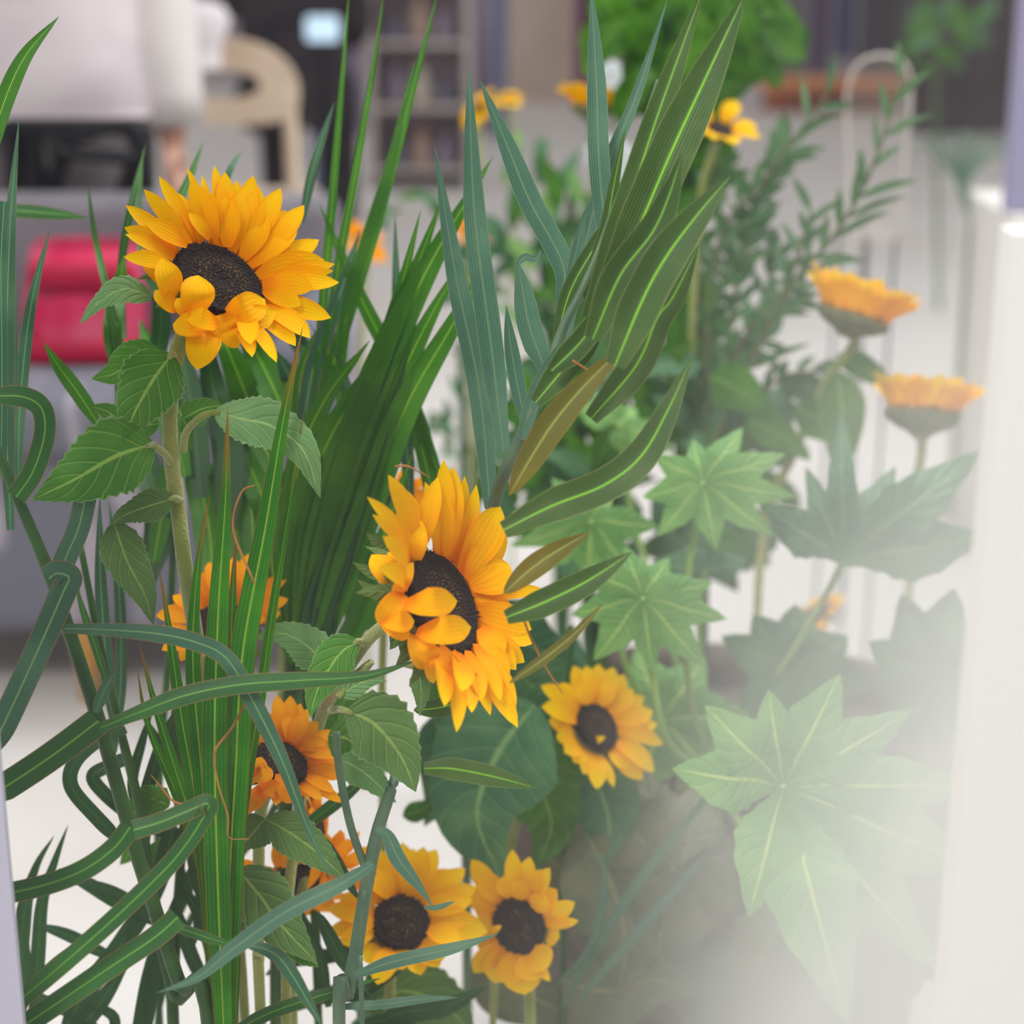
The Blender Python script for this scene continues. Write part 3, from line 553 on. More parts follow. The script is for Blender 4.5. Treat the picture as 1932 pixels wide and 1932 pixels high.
#==== FRONT SUNFLOWERS
dA = 1.08
pA = [(237, 387, 40), (271, 357, 34), (300, 332, 34), (353, 315, 20), (381, 330, 22), (404, 312, 36), (425, 324, 42), (478, 331, 46), (489, 353, 48), (530, 355, 46), (574, 387, 46), (540, 397, 54), (602, 452, 50), (612, 490, 54), (632, 498, 34), (629, 511, 30), (640, 533, 48), (625, 600, 50), (592, 543, 48, {'lay': -2}), (568, 576, 42, {'lay': -2}),
      (585, 638, 52), (558, 653, 44), (522, 684, 34), (476, 674, 34), (473, 650, 40, {'lay': -2}), (233, 485, 34), (234, 429, 38), (236, 442, 34), (274, 419, 44, {'lay': -3}), (309, 428, 26, {'lay': -3}), (356, 401, 30, {'lay': -3}), (359, 342, 46, {'lay': -1}), (384, 352, 40, {'lay': -1}), (458, 358, 52, {'lay': -1}), (425, 372, 50, {'lay': -2}), (395, 385, 44, {'lay': -1}), (498, 400, 50, {'lay': -1}), (333, 362, 44), (447, 340, 42), (560, 425, 50, {'lay': -1}), (585, 500, 50, {'lay': -1}),
      (267, 469, 38, {'b': (318, 540), 'h': .012, 'dt': -.012}), (306, 486, 52, {'b': (336, 572), 'h': .02, 'dt': -.03, 'db': -.01}), (374, 519, 62, {'b': (372, 598), 'h': .018, 'dt': -.035, 'db': -.028}), (292, 547, 34, {'b': (336, 585), 'h': .01, 'dt': -.03, 'db': -.02}),
      (334, 562, 30, {'b': (360, 600), 'h': .006, 'dt': -.04, 'db': -.035}), (371, 698, 66, {'b': (392, 605), 'h': .014, 'dt': -.04, 'db': -.02}), (326, 612, 44, {'b': (388, 612), 'h': .012, 'dt': -.042, 'db': -.035}), (352, 590, 40, {'b': (412, 610), 'h': .018, 'dt': -.045, 'db': -.03}),
      (440, 640, 54, {'b': (404, 585), 'h': .016, 'dt': -.02, 'db': -.01}), (500, 565, 60, {'b': (418, 605), 'h': .02, 'dt': -.005, 'db': -.01}), (520, 588, 50, {'b': (425, 615), 'h': .014, 'dt': -.005, 'db': -.01}), (452, 655, 44, {'b': (415, 600), 'h': .016, 'dt': -.02, 'db': -.01})]
fA = sunflower('largest sunflower, upper left, facing up and right above a thick hairy stem with leaves', (412, 532), dA, [(338, 655), (322, 750), (322, 850), (336, 960), (352, 1090), (385, 1300, 1.16), (420, 1600, 1.18), (440, 1925, 1.18)], 15,
    nimg=(.55, .83), ang=50, Rpx=90, petals=pA, wp=44, cup=24, seed=5, sep=14, disclabel='dark brown disc with a ring of golden specks')
sleaf(fA, None, [(286, 560, 1.07), (235, 545), (185, 572), (150, 612)], 62, 'sleafpale', 1.06, roll=35)
sleaf(fA, [(335, 690, 1.07)], [(325, 668, 1.06), (290, 715), (258, 770), (231, 830, 1.05)], 126, 'sleaf', 1.06)
sleaf(fA, None, [(300, 660, 1.10), (255, 680), (215, 705), (172, 715)], 90, 'sleaf', 1.10, roll=-25)
sleaf(fA, None, [(300, 800, 1.09), (240, 800), (200, 775), (165, 766)], 66, 'sleaf', 1.09)
sleaf(fA, [(326, 880, 1.08), (312, 858, 1.07), (292, 842, 1.06)], [(290, 838, 1.06), (220, 860), (140, 905), (60, 943, 1.04)], 150, 'sleaf', 1.05)
sleaf(fA, [(345, 850, 1.08), (352, 815, 1.07), (380, 786, 1.06)], [(405, 778, 1.06), (455, 790), (515, 805), (572, 850, 1.06), (605, 940, 1.07)], 96, 'sleafpale', 1.06, roll=-10)
sleaf(fA, None, [(345, 790, 1.10), (385, 770), (425, 765)], 70, 'sleaf', 1.10, roll=40)
sleaf(fA, None, [(335, 770, 1.11), (350, 800), (362, 850)], 40, 'sleaf', 1.10)
sleaf(fA, [(342, 945, 1.08)], [(330, 940, 1.07), (280, 955), (235, 972), (210, 990, 1.06)], 66, 'sleafdull', 1.07, roll=20)
sleaf(fA, None, [(215, 985, 1.07), (240, 1060), (272, 1120), (290, 1180, 1.07)], 92, 'sleafdull', 1.07, roll=-20)

dB = 1.03
pB = [(837, 867, 46), (855, 880, 50), (877, 898, 44), (899, 914, 34), (826, 904, 34, {'lay': -2}), (802, 909, 36, {'lay': -1}), (763, 922, 44), (732, 895, 46), (692, 937, 34), (702, 970, 26), (945, 956, 76, {'lay': -1}), (957, 1005, 60), (962, 1066, 84, {'lay': -2}), (968, 1092, 56), (1026, 1112, 30), (1003, 1188, 60), (1004, 1215, 66, {'lay': 1}), (974, 1264, 54), (958, 1284, 60), (977, 1373, 48), (974, 1333, 44), (944, 1322, 40, {'lay': -2}), (908, 1322, 40, {'lay': -2}), (861, 1382, 40), (838, 1333, 44), (870, 1305, 48, {'lay': -2}), (940, 1150, 50), (900, 960, 60), (925, 1030, 70, {'lay': -2}), (925, 1350, 46), (890, 1345, 40), (960, 1130, 44), (970, 1160, 60), (935, 1105, 60), (990, 1250, 50), (945, 1240, 60, {'lay': -2}),
      (796, 982, 44, {'b': (770, 1082), 'h': .012, 'dt': -.01}), (732, 1041, 36, {'b': (768, 1092), 'h': .008, 'dt': -.01}), (748, 960, 44), (722, 1012, 40), (716, 1072, 40), (760, 1000, 40), (701, 1046, 52, {'b': (755, 1105), 'h': .012, 'dt': -.01}), (780, 1060, 30, {'b': (740, 1140), 'h': .02, 'dt': -.02, 'db': -.01}),
      (863, 1134, 52, {'b': (762, 1138), 'h': .028, 'dt': -.03, 'db': -.028}), (889, 1183, 52, {'b': (786, 1192), 'h': .03, 'dt': -.028, 'db': -.028}), (718, 1182, 54, {'b': (762, 1120), 'h': .01, 'dt': -.03, 'db': -.025}), (782, 1172, 40, {'b': (722, 1170), 'h': .02, 'dt': -.03, 'db': -.03}),
      (774, 1198, 36, {'b': (722, 1172), 'h': .016, 'dt': -.028, 'db': -.03}), (818, 1290, 30, {'b': (808, 1205), 'h': .012, 'dt': -.02, 'db': -.02}), (806, 1262, 50, {'b': (785, 1190), 'h': .014, 'dt': -.025, 'db': -.02}), (830, 1262, 40, {'b': (778, 1190), 'h': .014, 'dt': -.022, 'db': -.02}), (870, 1300, 46, {'b': (820, 1210), 'h': .014, 'dt': -.02, 'db': -.018}), (905, 1322, 40, {'b': (850, 1225), 'h': .014, 'dt': -.014, 'db': -.012}), (826, 900, 40, {'b': (790, 1045), 'h': .006, 'dt': 0}), (770, 930, 44, {'b': (775, 1060), 'h': .004})]
fB = sunflower('large sunflower in the centre, seen half from the side, two petals lying over its disc', (832, 1140), dB, [(735, 1175, 1.06), (690, 1212, 1.08), (640, 1290, 1.12), (600, 1370, 1.17), (560, 1560, 1.17), (540, 1925, 1.16)], 13,
    nimg=(.92, .38), ang=58, Rpx=104, petals=pB, wp=50, cup=30, seed=9, sep=16, mt='petal', disclabel='dark brown disc with golden specks')
for b_, t_ in (((735, 1085), (664, 1060)), ((740, 1130), (672, 1092)), ((738, 1110), (690, 1108)), ((735, 1030), (690, 1005)), ((752, 1190), (735, 1226)), ((768, 1205), (760, 1250)), ((760, 1040), (705, 1020)), ((790, 1215), (828, 1300))):
    ribbon('sepal', pp([b_, ((b_[0]+t_[0])/2, (b_[1]+t_[1])/2+6), t_], 1.05), .010, 'sepal', M['sepal'], fB, fold=.3, nt_=4)
sleaf(fB, [(690, 1215, 1.08)], [(676, 1210, 1.07), (640, 1235), (600, 1300), (585, 1355, 1.06)], 84, 'sleaf', 1.07, roll=15)
sleaf(fB, [(650, 1290, 1.10), (700, 1250, 1.08)], [(640, 1312, 1.07), (690, 1285), (730, 1285)], 46, 'sleafpale', 1.07)
sleaf(fB, [(625, 1340, 1.10), (640, 1338, 1.08)], [(655, 1342, 1.07), (705, 1365), (755, 1425), (785, 1495, 1.06)], 138, 'sleafdull', 1.07, roll=10)
sleaf(fB, [(630, 1280, 1.10)], [(625, 1262, 1.10), (575, 1215), (530, 1195), (480, 1205)], 84, 'sleafpale', 1.10, roll=-20)
sleaf(fB, None, [(630, 1270, 1.12), (590, 1245), (560, 1240)], 60, 'sleafpale', 1.12)
sleaf(fB, [(760, 1250, 1.08)], [(790, 1260, 1.08), (795, 1310), (792, 1352)], 44, 'sleafdull', 1.07, roll=20)
sleaf(fB, None, [(620, 1385, 1.12), (665, 1400), (700, 1450)], 90, 'sleaf', 1.13)
sleaf(fB, None, [(640, 1430, 1.12), (690, 1460), (748, 1515)], 70, 'sleafpale', 1.12, roll=20)

pC = [(395, 1060, 44), (442, 1051, 40), (470, 1044, 38), (512, 1066, 40), (544, 1084, 32), (544, 1130, 32), (529, 1155, 36), (326, 1123, 44), (357, 1088, 42), (294, 1162, 38), (300, 1190, 34), (305, 1227, 34), (341, 1248, 36), (392, 1246, 44), (448, 1238, 44), (420, 1070, 44), (372, 1080, 40), (490, 1075, 44), (530, 1100, 36), (312, 1145, 34), (480, 1215, 36), (365, 1240, 34), (420, 1235, 40), (340, 1105, 40), (500, 1170, 36)]
fC = sunflower('amber sunflower partly hidden behind the bright green pleated palm leaf', (425, 1182), 1.17, [(428, 1235, 1.19), (430, 1400, 1.2), (438, 1650, 1.21), (462, 1925, 1.21)], 11,
    nimg=(.05, 1), ang=52, Rpx=62, petals=pC, wp=40, cup=18, seed=12, mt='petal_deep')
pD = [(523, 1311, 44), (548, 1312, 44), (568, 1327, 40), (583, 1336, 36), (601, 1361, 40), (632, 1378, 38), (653, 1406, 38), (668, 1439, 32), (660, 1462, 32), (646, 1515, 34), (607, 1509, 30), (560, 1520, 36), (520, 1520, 36), (470, 1367, 40), (492, 1336, 38), (640, 1425, 38, {'lay': -2}), (615, 1400, 44, {'lay': -2}), (575, 1350, 46, {'lay': -2}), (545, 1350, 46, {'lay': -2}), (508, 1345, 40), (478, 1395, 36), (640, 1470, 36), (630, 1495, 34), (585, 1505, 34), (540, 1510, 36),
      (456, 1540, 34, {'b': (498, 1478), 'h': .012, 'dt': -.03, 'db': -.02}), (476, 1530, 34, {'b': (506, 1478), 'h': .012, 'dt': -.03, 'db': -.02}), (494, 1428, 40, {'b': (482, 1470), 'h': .02, 'dt': -.03, 'db': -.02}), (514, 1452, 44, {'b': (472, 1465), 'h': .02, 'dt': -.03, 'db': -.03}), (470, 1485, 30, {'b': (480, 1440), 'h': .01, 'dt': -.02, 'db': -.01}), (535, 1500, 40, {'b': (490, 1470), 'h': .02, 'dt': -.02, 'db': -.02}), (550, 1515, 40, {'b': (525, 1460), 'h': .018, 'dt': -.02, 'db': -.015})]
fD = sunflower('amber sunflower low on the left with a long blue-green blade crossing it', (530, 1440), 1.12, [(492, 1530, 1.14), (488, 1650, 1.15), (488, 1800, 1.15), (492, 1925, 1.15)], 12,
    nimg=(.5, .86), ang=48, Rpx=52, petals=pD, wp=38, cup=22, seed=15, mt='petal_deep', wscale=.8)
sleaf(fD, None, [(500, 1545, 1.09), (545, 1570), (600, 1610), (655, 1662, 1.08)], 84, 'sleafdull', 1.09)
sleaf(fD, None, [(500, 1545, 1.10), (470, 1580), (448, 1605)], 80, 'sleafdull', 1.1, roll=20)
sleaf(fD, None, [(448, 1640, 1.09), (490, 1690), (530, 1745), (600, 1820, 1.07)], 116, 'sleafdull', 1.08, roll=-8)
sleaf(fD, None, [(545, 1770, 1.08), (570, 1795), (602, 1825, 1.07)], 50, 'sleaf', 1.085, roll=10)
sleaf(fD, None, [(440, 1680, 1.11), (455, 1720), (480, 1780)], 60, 'sleafdull', 1.1, roll=20)

sunflower('edge-on sunflower low on the left, right-hand petals showing behind the blue-green blade', (598, 1578), 1.2, [(575, 1660, 1.22), (548, 1800, 1.22), (552, 1925, 1.22)], 11, nimg=(1, .1), ang=78, Rpx=44, n=12, Lp=62, wp=44, cup=8, seed=31, mt='petal_deep')
sunflower('drooping sunflower low on the left behind the two hairy stems', (566, 1655), 1.22, [(552, 1640, 1.25), (530, 1750, 1.26), (520, 1925, 1.26)], 10, nimg=(.3, -1), ang=62, Rpx=52, n=13, Lp=105, wp=46, cup=14, seed=33, mt='petal_deep')
sunflower('round sunflower at the bottom facing the viewer, left of the bottom pair', (757, 1741), 1.24, [(752, 1800, 1.28), (735, 1925, 1.28)], 11, nimg=(.1, 1), ang=20, Rpx=54, wp=44, cup=14, seed=21, mt='petal_far', petals=[(712, 1602, 50), (737, 1612, 40), (759, 1589, 48), (780, 1600, 40), (799, 1597, 46), (824, 1602, 46), (878, 1638, 44), (850, 1640, 46, {'lay': 3}), (900, 1673, 42), (892, 1697, 44), (920, 1758, 60), (872, 1773, 50, {'lay': -1}), (890, 1730, 50), (837, 1811, 46), (830, 1824, 42), (794, 1840, 42), (760, 1830, 46), (712, 1858, 50), (686, 1814, 50), (720, 1826, 46), (639, 1776, 40), (618, 1760, 42), (617, 1713, 46), (640, 1690, 46), (658, 1640, 40), (680, 1660, 50), (700, 1640, 50, {'lay': -1}), (860, 1700, 46, {'lay': -1}), (655, 1740, 50, {'lay': -1}), (690, 1620, 46), (850, 1790, 50)])
sunflower('tilted sunflower at the bottom, right of the bottom pair, broad petals beneath its disc', (978, 1746), 1.26, [(985, 1800, 1.3), (1000, 1925, 1.3)], 11, nimg=(-.8, -.5), ang=32, Rpx=54, wp=44, cup=6, seed=45, mt='petal_far', petals=[(889, 1621, 46), (905, 1650, 50), (967, 1602, 36), (955, 1650, 46), (1000, 1616, 38), (1038, 1637, 38), (1020, 1640, 40), (1051, 1678, 44), (1085, 1702, 36), (1073, 1735, 30), (1056, 1768, 44), (1092, 1737, 22), (1038, 1852, 24), (990, 1877, 76), (1035, 1825, 70, {'lay': -1}), (1010, 1850, 60), (933, 1855, 62), (960, 1860, 56), (894, 1836, 40), (902, 1789, 50), (915, 1820, 56), (900, 1740, 50), (895, 1700, 50), (925, 1670, 56), (985, 1660, 44, {'lay': -1}), (1030, 1690, 44, {'lay': -1}), (946, 1746, 16, {'b': (925, 1760), 'h': .006}), (880, 1680, 44)])
sunflower('single bright sunflower in the middle right above the green leaves', (1125, 1373), 1.34, [(1100, 1400, 1.38), (1010, 1470, 1.38), (960, 1620, 1.38), (930, 1925, 1.38)], 8, nimg=(.85, .5), ang=44, Rpx=47, wp=38, cup=14, seed=52, mt='petal_far', petals=[(1020, 1294, 38), (1022, 1333, 40), (1055, 1290, 40), (1082, 1256, 42), (1105, 1256, 40), (1129, 1252, 42), (1158, 1259, 40), (1178, 1272, 38), (1216, 1315, 36), (1195, 1300, 36), (1232, 1341, 38), (1240, 1366, 38), (1252, 1404, 32), (1225, 1390, 38), (1234, 1457, 44), (1212, 1471, 50), (1185, 1450, 48), (1158, 1486, 24), (1125, 1489, 42), (1100, 1460, 44), (1049, 1391, 40), (1035, 1360, 40), (1065, 1420, 44), (1082, 1438, 44), (1090, 1290, 44, {'lay': -1}), (1140, 1285, 44, {'lay': -1}), (1142, 1390, 14, {'b': (1118, 1400), 'h': .006})])
sunflower('sunflower seen from the side at the upper right, grey underside below a crown of petals', (1612, 592), 1.62, [(1610, 650, 1.64), (1560, 720, 1.66), (1500, 850, 1.68), (1440, 1010, 1.7), (1420, 1400, 1.7)], 9, nimg=(.35, 1), ang=92, Rpx=66, n=14, Lp=84, wp=46, cup=66, seed=61, mt='petal_far', bowl=.8, sep=0)
sunflower('sunflower seen from the side at the right edge, behind the white veil painted on the glass', (1742, 775), 1.6, [(1738, 860, 1.62), (1720, 1000, 1.64), (1700, 1500, 1.64)], 9, nimg=(.1, 1), ang=95, Rpx=66, n=14, Lp=84, wp=46, cup=68, seed=64, mt='petal_far', bowl=.9, sep=0)
sunflower('distant sunflower at the top, seen from the side just right of the beige board', (1118, 198), 2.0, [(1118, 240, 2.02), (1125, 400, 2.05), (1150, 700, 2.05)], 7, nimg=(.1, 1), ang=92, Rpx=38, n=12, Lp=46, wp=34, cup=60, seed=66, mt='petal_far', bowl=1.0, sep=0)
sunflower('distant sunflower at the top with loose upright petals beside the broad veined blade', (1358, 245), 1.75, [(1345, 290, 1.78), (1320, 400, 1.8), (1300, 800, 1.8)], 7, nimg=(.3, .9), ang=60, Rpx=24, n=8, Lp=58, wp=36, cup=30, seed=67, mt='petal_far', layers=1)
sunflower('small sunflower far behind the large hand-shaped leaves at the right', (1535, 1165), 1.75, [(1530, 1200, 1.78), (1520, 1500, 1.8)], 6, nimg=(-.6, .6), ang=70, Rpx=34, n=12, Lp=40, wp=22, cup=10, seed=68, mt='petal_far')
sunflower('orange sunflower glimpsed behind the blades left of the side-on sunflower', (548, 985), 1.35, [(545, 1040, 1.38), (530, 1500, 1.38)], 8, nimg=(.9, .3), ang=70, Rpx=34, n=11, Lp=60, wp=36, cup=12, seed=69, mt='petal_deep')
sunflower('orange sunflower directly behind the top petals of the side-on sunflower', (742, 935), 1.3, [(740, 990, 1.34), (720, 1400, 1.36)], 8, nimg=(-.2, 1), ang=60, Rpx=32, n=11, Lp=56, wp=34, cup=10, seed=70, mt='petal_deep')
sunflower('small blurred orange sunflower near the top, left of the beige board', (905, 205), 2.6, [(905, 260, 2.6), (900, 600, 2.6)], 5, nimg=(-.6, .6), ang=60, Rpx=14, n=9, Lp=34, wp=22, cup=10, seed=71, mt='petal_far', layers=1)
sunflower('tiny blurred orange sunflower at the foot of the blue grey pole', (962, 188), 2.9, [(962, 240, 2.9), (965, 600, 2.9)], 4, nimg=(0, 1), ang=60, Rpx=8, n=8, Lp=20, wp=16, cup=10, seed=72, mt='petal_far', layers=1)
sunflower('blurred orange sunflower behind the long blue-green leaflets', (886, 440), 2.3, [(886, 500, 2.3), (890, 800, 2.3)], 5, nimg=(.6, .6), ang=62, Rpx=13, n=9, Lp=38, wp=22, cup=10, seed=73, mt='petal_deep', layers=1)
sunflower('blurred orange sunflower right of the largest sunflower', (690, 460), 2.3, [(690, 500, 2.3), (680, 800, 2.3)], 5, nimg=(.6, .6), ang=50, Rpx=14, n=9, Lp=40, wp=24, cup=10, seed=74, mt='petal_deep', layers=1)
#==== REEDS, PALMS AND LEAVES
def plant(name, label, cat, foot, group=None):
    return thing(name, label, cat, foot, group)
def tpath(root, nm, pts, D, rpx, m, n=6):
    q = pp(pts, D); q.append(floorpt(pts[-1][0], pts[-1][1], pts[-1][2] if len(pts[-1]) > 2 else D)); r = [x*D/F for x in rpx] if isinstance(rpx, (list, tuple)) else rpx*D/F
    return tube(nm, q, r, M[m], root, 10, n)
fp = lambda x, y, d: floorpt(x, y, d)
# 1 front reed stalk on the left
r1 = plant('reed_stalk', 'dark green reed stalk slanting down the left side with folded strap leaves', 'reed', fp(400, 1990, 1.06))
tpath(r1, 'stalk', [(-20, 815), (40, 955), (92, 1080), (130, 1190), (180, 1340), (215, 1460), (255, 1600), (300, 1740), (340, 1860), (400, 1990)], 1.06, [9, 13, 14, 14, 14], 'stalk')
blade(r1, [(92, 1092), (108, 1082), (130, 1090), (118, 1120), (70, 1230), (10, 1360), (-30, 1440)], 50, 'reedblue', 1.04, 'strap')
blade(r1, [(112, 1085), (125, 1050), (150, 990), (168, 900)], 42, 'reedblue', 1.055, 'cut')
blade(r1, [(30, 938), (62, 890), (84, 820), (78, 770), (40, 748), (-30, 748)], 40, 'reed', 1.045, 'strap')
blade(r1, [(122, 1186), (200, 1188), (300, 1196), (370, 1212), (425, 1240), (470, 1310), (530, 1430), (580, 1560), (632, 1668)], 34, 'reedblue', 1.02, 'blade')
blade(r1, [(186, 1360), (120, 1410), (60, 1452), (-30, 1510)], 54, 'reed', 1.03, 'strap')
blade(r1, [(188, 1374), (260, 1345), (350, 1312), (450, 1292), (560, 1284), (690, 1275), (795, 1243)], 36, 'reed', 1.015, 'blade')
blade(r1, [(246, 1560), (215, 1600), (160, 1640), (90, 1668), (0, 1688), (-90, 1700)], 40, 'reed', 1.0, 'strap')
blade(r1, [(252, 1566), (300, 1552), (350, 1532), (392, 1516), (382, 1545), (330, 1620), (240, 1710), (140, 1800), (40, 1885), (-60, 1970)], 36, 'reed', .99, 'strap')
blade(r1, [(336, 1730), (290, 1770), (200, 1830), (60, 1925), (-40, 1990)], 42, 'reed', 1.0, 'strap')
blade(r1, [(318, 1745), (350, 1755), (400, 1772), (445, 1785)], 20, 'reed', 1.02, 'blade')
blade(r1, [(180, 1345), (198, 1300), (222, 1262)], 22, 'reedblue', 1.05, 'blade')
# 2 second stalk behind
r2 = plant('reed_stalk', 'thinner reed stalk just right of the slanting front one, with bent leaves at its left', 'reed', fp(400, 1960, 1.15))
tpath(r2, 'stalk', [(150, 1020), (185, 1200), (225, 1370), (262, 1520), (290, 1700), (330, 1880), (400, 1960)], 1.14, [6, 9, 11, 12], 'stalk')
blade(r2, [(235, 1370), (180, 1400), (140, 1440), (135, 1485), (180, 1540), (240, 1600)], 28, 'dark', 1.13, 'strap')
blade(r2, [(240, 1430), (205, 1445), (175, 1465), (200, 1500), (260, 1550)], 26, 'dark', 1.16, 'strap')
blade(r2, [(205, 1300), (180, 1220), (150, 1130), (148, 1090)], 16, 'reed', 1.13, 'blade')
blade(r2, [(225, 1400), (205, 1290), (190, 1100), (188, 930)], 26, 'reedblue', 1.16, 'blade')
blade(r2, [(215, 1420), (228, 1280), (225, 1120), (205, 940)], 22, 'reedblue', 1.18, 'blade')
blade(r2, [(262, 1540), (300, 1420), (340, 1330), (350, 1300)], 26, 'dark', 1.16, 'blade')
blade(r2, [(270, 1560), (250, 1480), (268, 1400), (290, 1330)], 20, 'dark', 1.17, 'blade')
blade(r2, [(290, 1700), (270, 1600), (285, 1540), (300, 1500)], 26, 'dark', 1.17, 'blade')
# 3 tall reed at the left edge
r3 = plant('reed', 'tall reed at the left edge whose top leaf bends to the right', 'reed', fp(-40, 1900, 1.12))
tpath(r3, 'stalk', [(-30, 300), (-34, 800), (-38, 1300), (-40, 1900)], 1.12, [5, 8, 9], 'stalk')
blade(r3, [(-30, 330), (0, 215), (45, 110), (112, 30)], 34, 'palm', 1.10, 'blade')
blade(r3, [(20, 1000), (12, 760), (18, 450), (36, 220)], 30, 'reedblue', 1.10, 'blade')
blade(r3, [(2, 900), (4, 700), (2, 500), (8, 380)], 22, 'reedblue', 1.08, 'cut')
blade(r3, [(-30, 396), (40, 398), (110, 404), (168, 411)], 26, 'reed', 1.26, 'blade')
blade(r3, [(34, 900), (38, 760), (58, 580), (96, 425)], 24, 'reedblue', 1.14, 'blade')
blade(r3, [(10, 880), (20, 780), (24, 680), (20, 520)], 20, 'reedblue', 1.12, 'cut')
blade(r3, [(185, 800), (150, 745), (110, 690), (82, 645)], 30, 'palm', 1.14, 'blade')
# faint twigs and blades behind the biggest flower
r4 = plant('grass_clump', 'loose clump of thin dark blades behind the largest sunflower', 'grass', fp(300, 1900, 1.3))
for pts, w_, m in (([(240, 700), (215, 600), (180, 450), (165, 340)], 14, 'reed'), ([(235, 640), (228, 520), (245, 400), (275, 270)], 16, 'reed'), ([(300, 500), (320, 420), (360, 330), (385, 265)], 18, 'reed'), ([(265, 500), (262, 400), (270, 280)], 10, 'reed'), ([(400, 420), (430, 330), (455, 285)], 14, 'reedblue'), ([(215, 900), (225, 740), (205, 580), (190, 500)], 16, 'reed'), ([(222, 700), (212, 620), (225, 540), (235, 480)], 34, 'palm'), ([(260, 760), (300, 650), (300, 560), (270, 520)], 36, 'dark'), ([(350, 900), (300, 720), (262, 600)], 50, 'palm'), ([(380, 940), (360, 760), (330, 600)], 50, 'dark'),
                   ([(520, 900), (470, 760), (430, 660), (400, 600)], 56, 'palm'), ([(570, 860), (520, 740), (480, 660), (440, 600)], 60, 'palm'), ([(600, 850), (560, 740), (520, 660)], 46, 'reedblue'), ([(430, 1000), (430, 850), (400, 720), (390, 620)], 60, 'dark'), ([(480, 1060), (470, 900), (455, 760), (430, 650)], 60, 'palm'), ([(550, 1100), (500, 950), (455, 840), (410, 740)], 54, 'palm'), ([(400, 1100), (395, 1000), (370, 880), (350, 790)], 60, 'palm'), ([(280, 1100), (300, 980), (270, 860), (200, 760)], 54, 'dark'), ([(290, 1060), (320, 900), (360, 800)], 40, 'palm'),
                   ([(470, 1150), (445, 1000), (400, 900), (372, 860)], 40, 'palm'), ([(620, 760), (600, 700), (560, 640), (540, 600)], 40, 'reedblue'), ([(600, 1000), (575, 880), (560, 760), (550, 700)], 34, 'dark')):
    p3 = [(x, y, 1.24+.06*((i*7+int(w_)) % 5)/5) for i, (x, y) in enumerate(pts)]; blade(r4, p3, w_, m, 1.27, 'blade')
for x_ in (330, 470, 560): tpath(r4, 'stalk', [(x_, 900), (x_-10, 1200), (x_-30, 1500), (300, 1900)], 1.29, 7, 'stalk')
# 4 bright pleated palm leaf in front
pf = plant('palm_leaf', 'bright green pleated palm leaf standing upright in front of the amber sunflowers', 'palm leaf', fp(432, 2000, 1.05))
tpath(pf, 'leaf_stalk', [(430, 1640), (430, 1760), (432, 2000)], 1.06, [20, 14, 9], 'stalk')
for pts, w_, d_ in (([(425, 2010), (412, 1700), (405, 1400), (412, 1150), (425, 950), (430, 765)], 46, 1.045), ([(430, 2010), (432, 1700), (445, 1450), (458, 1232), (500, 1000), (535, 790), (572, 612)], 48, 1.05), ([(420, 2010), (402, 1700), (380, 1450), (364, 1250), (372, 1080), (396, 932)], 34, 1.05),
                    ([(418, 2010), (396, 1700), (368, 1500), (342, 1350), (318, 1180), (300, 1070)], 32, 1.055), ([(440, 2010), (440, 1700), (462, 1500), (492, 1310), (510, 1180), (545, 960), (574, 768)], 20, 1.06), ([(415, 1980), (400, 1700), (365, 1560), (330, 1450), (290, 1320), (262, 1210)], 26, 1.055), ([(415, 1980), (395, 1700), (350, 1540), (280, 1370), (258, 1255)], 22, 1.06), ([(430, 2010), (425, 1650), (430, 1400), (440, 1100), (450, 1000)], 36, 1.065), ([(435, 2010), (438, 1700), (445, 1500), (462, 1330), (470, 1250)], 32, 1.065), ([(425, 2010), (405, 1700), (385, 1480), (375, 1300)], 36, 1.065)):
    blade(pf, pts, w_*1.05, 'bright', d_, 'blade', name='leaf_segment', fold=.35)
for pts in ([(470, 1310), (440, 1370), (405, 1420), (412, 1480), (430, 1540), (432, 1580), (470, 1583)], [(355, 1520), (325, 1510), (300, 1480), (285, 1462)], [(480, 1100), (440, 1000), (455, 930), (482, 915)]):
    tube('dry_thread', pp(pts, 1.03), [.0007, .0006, .0003], M['dry'], pf, 6)
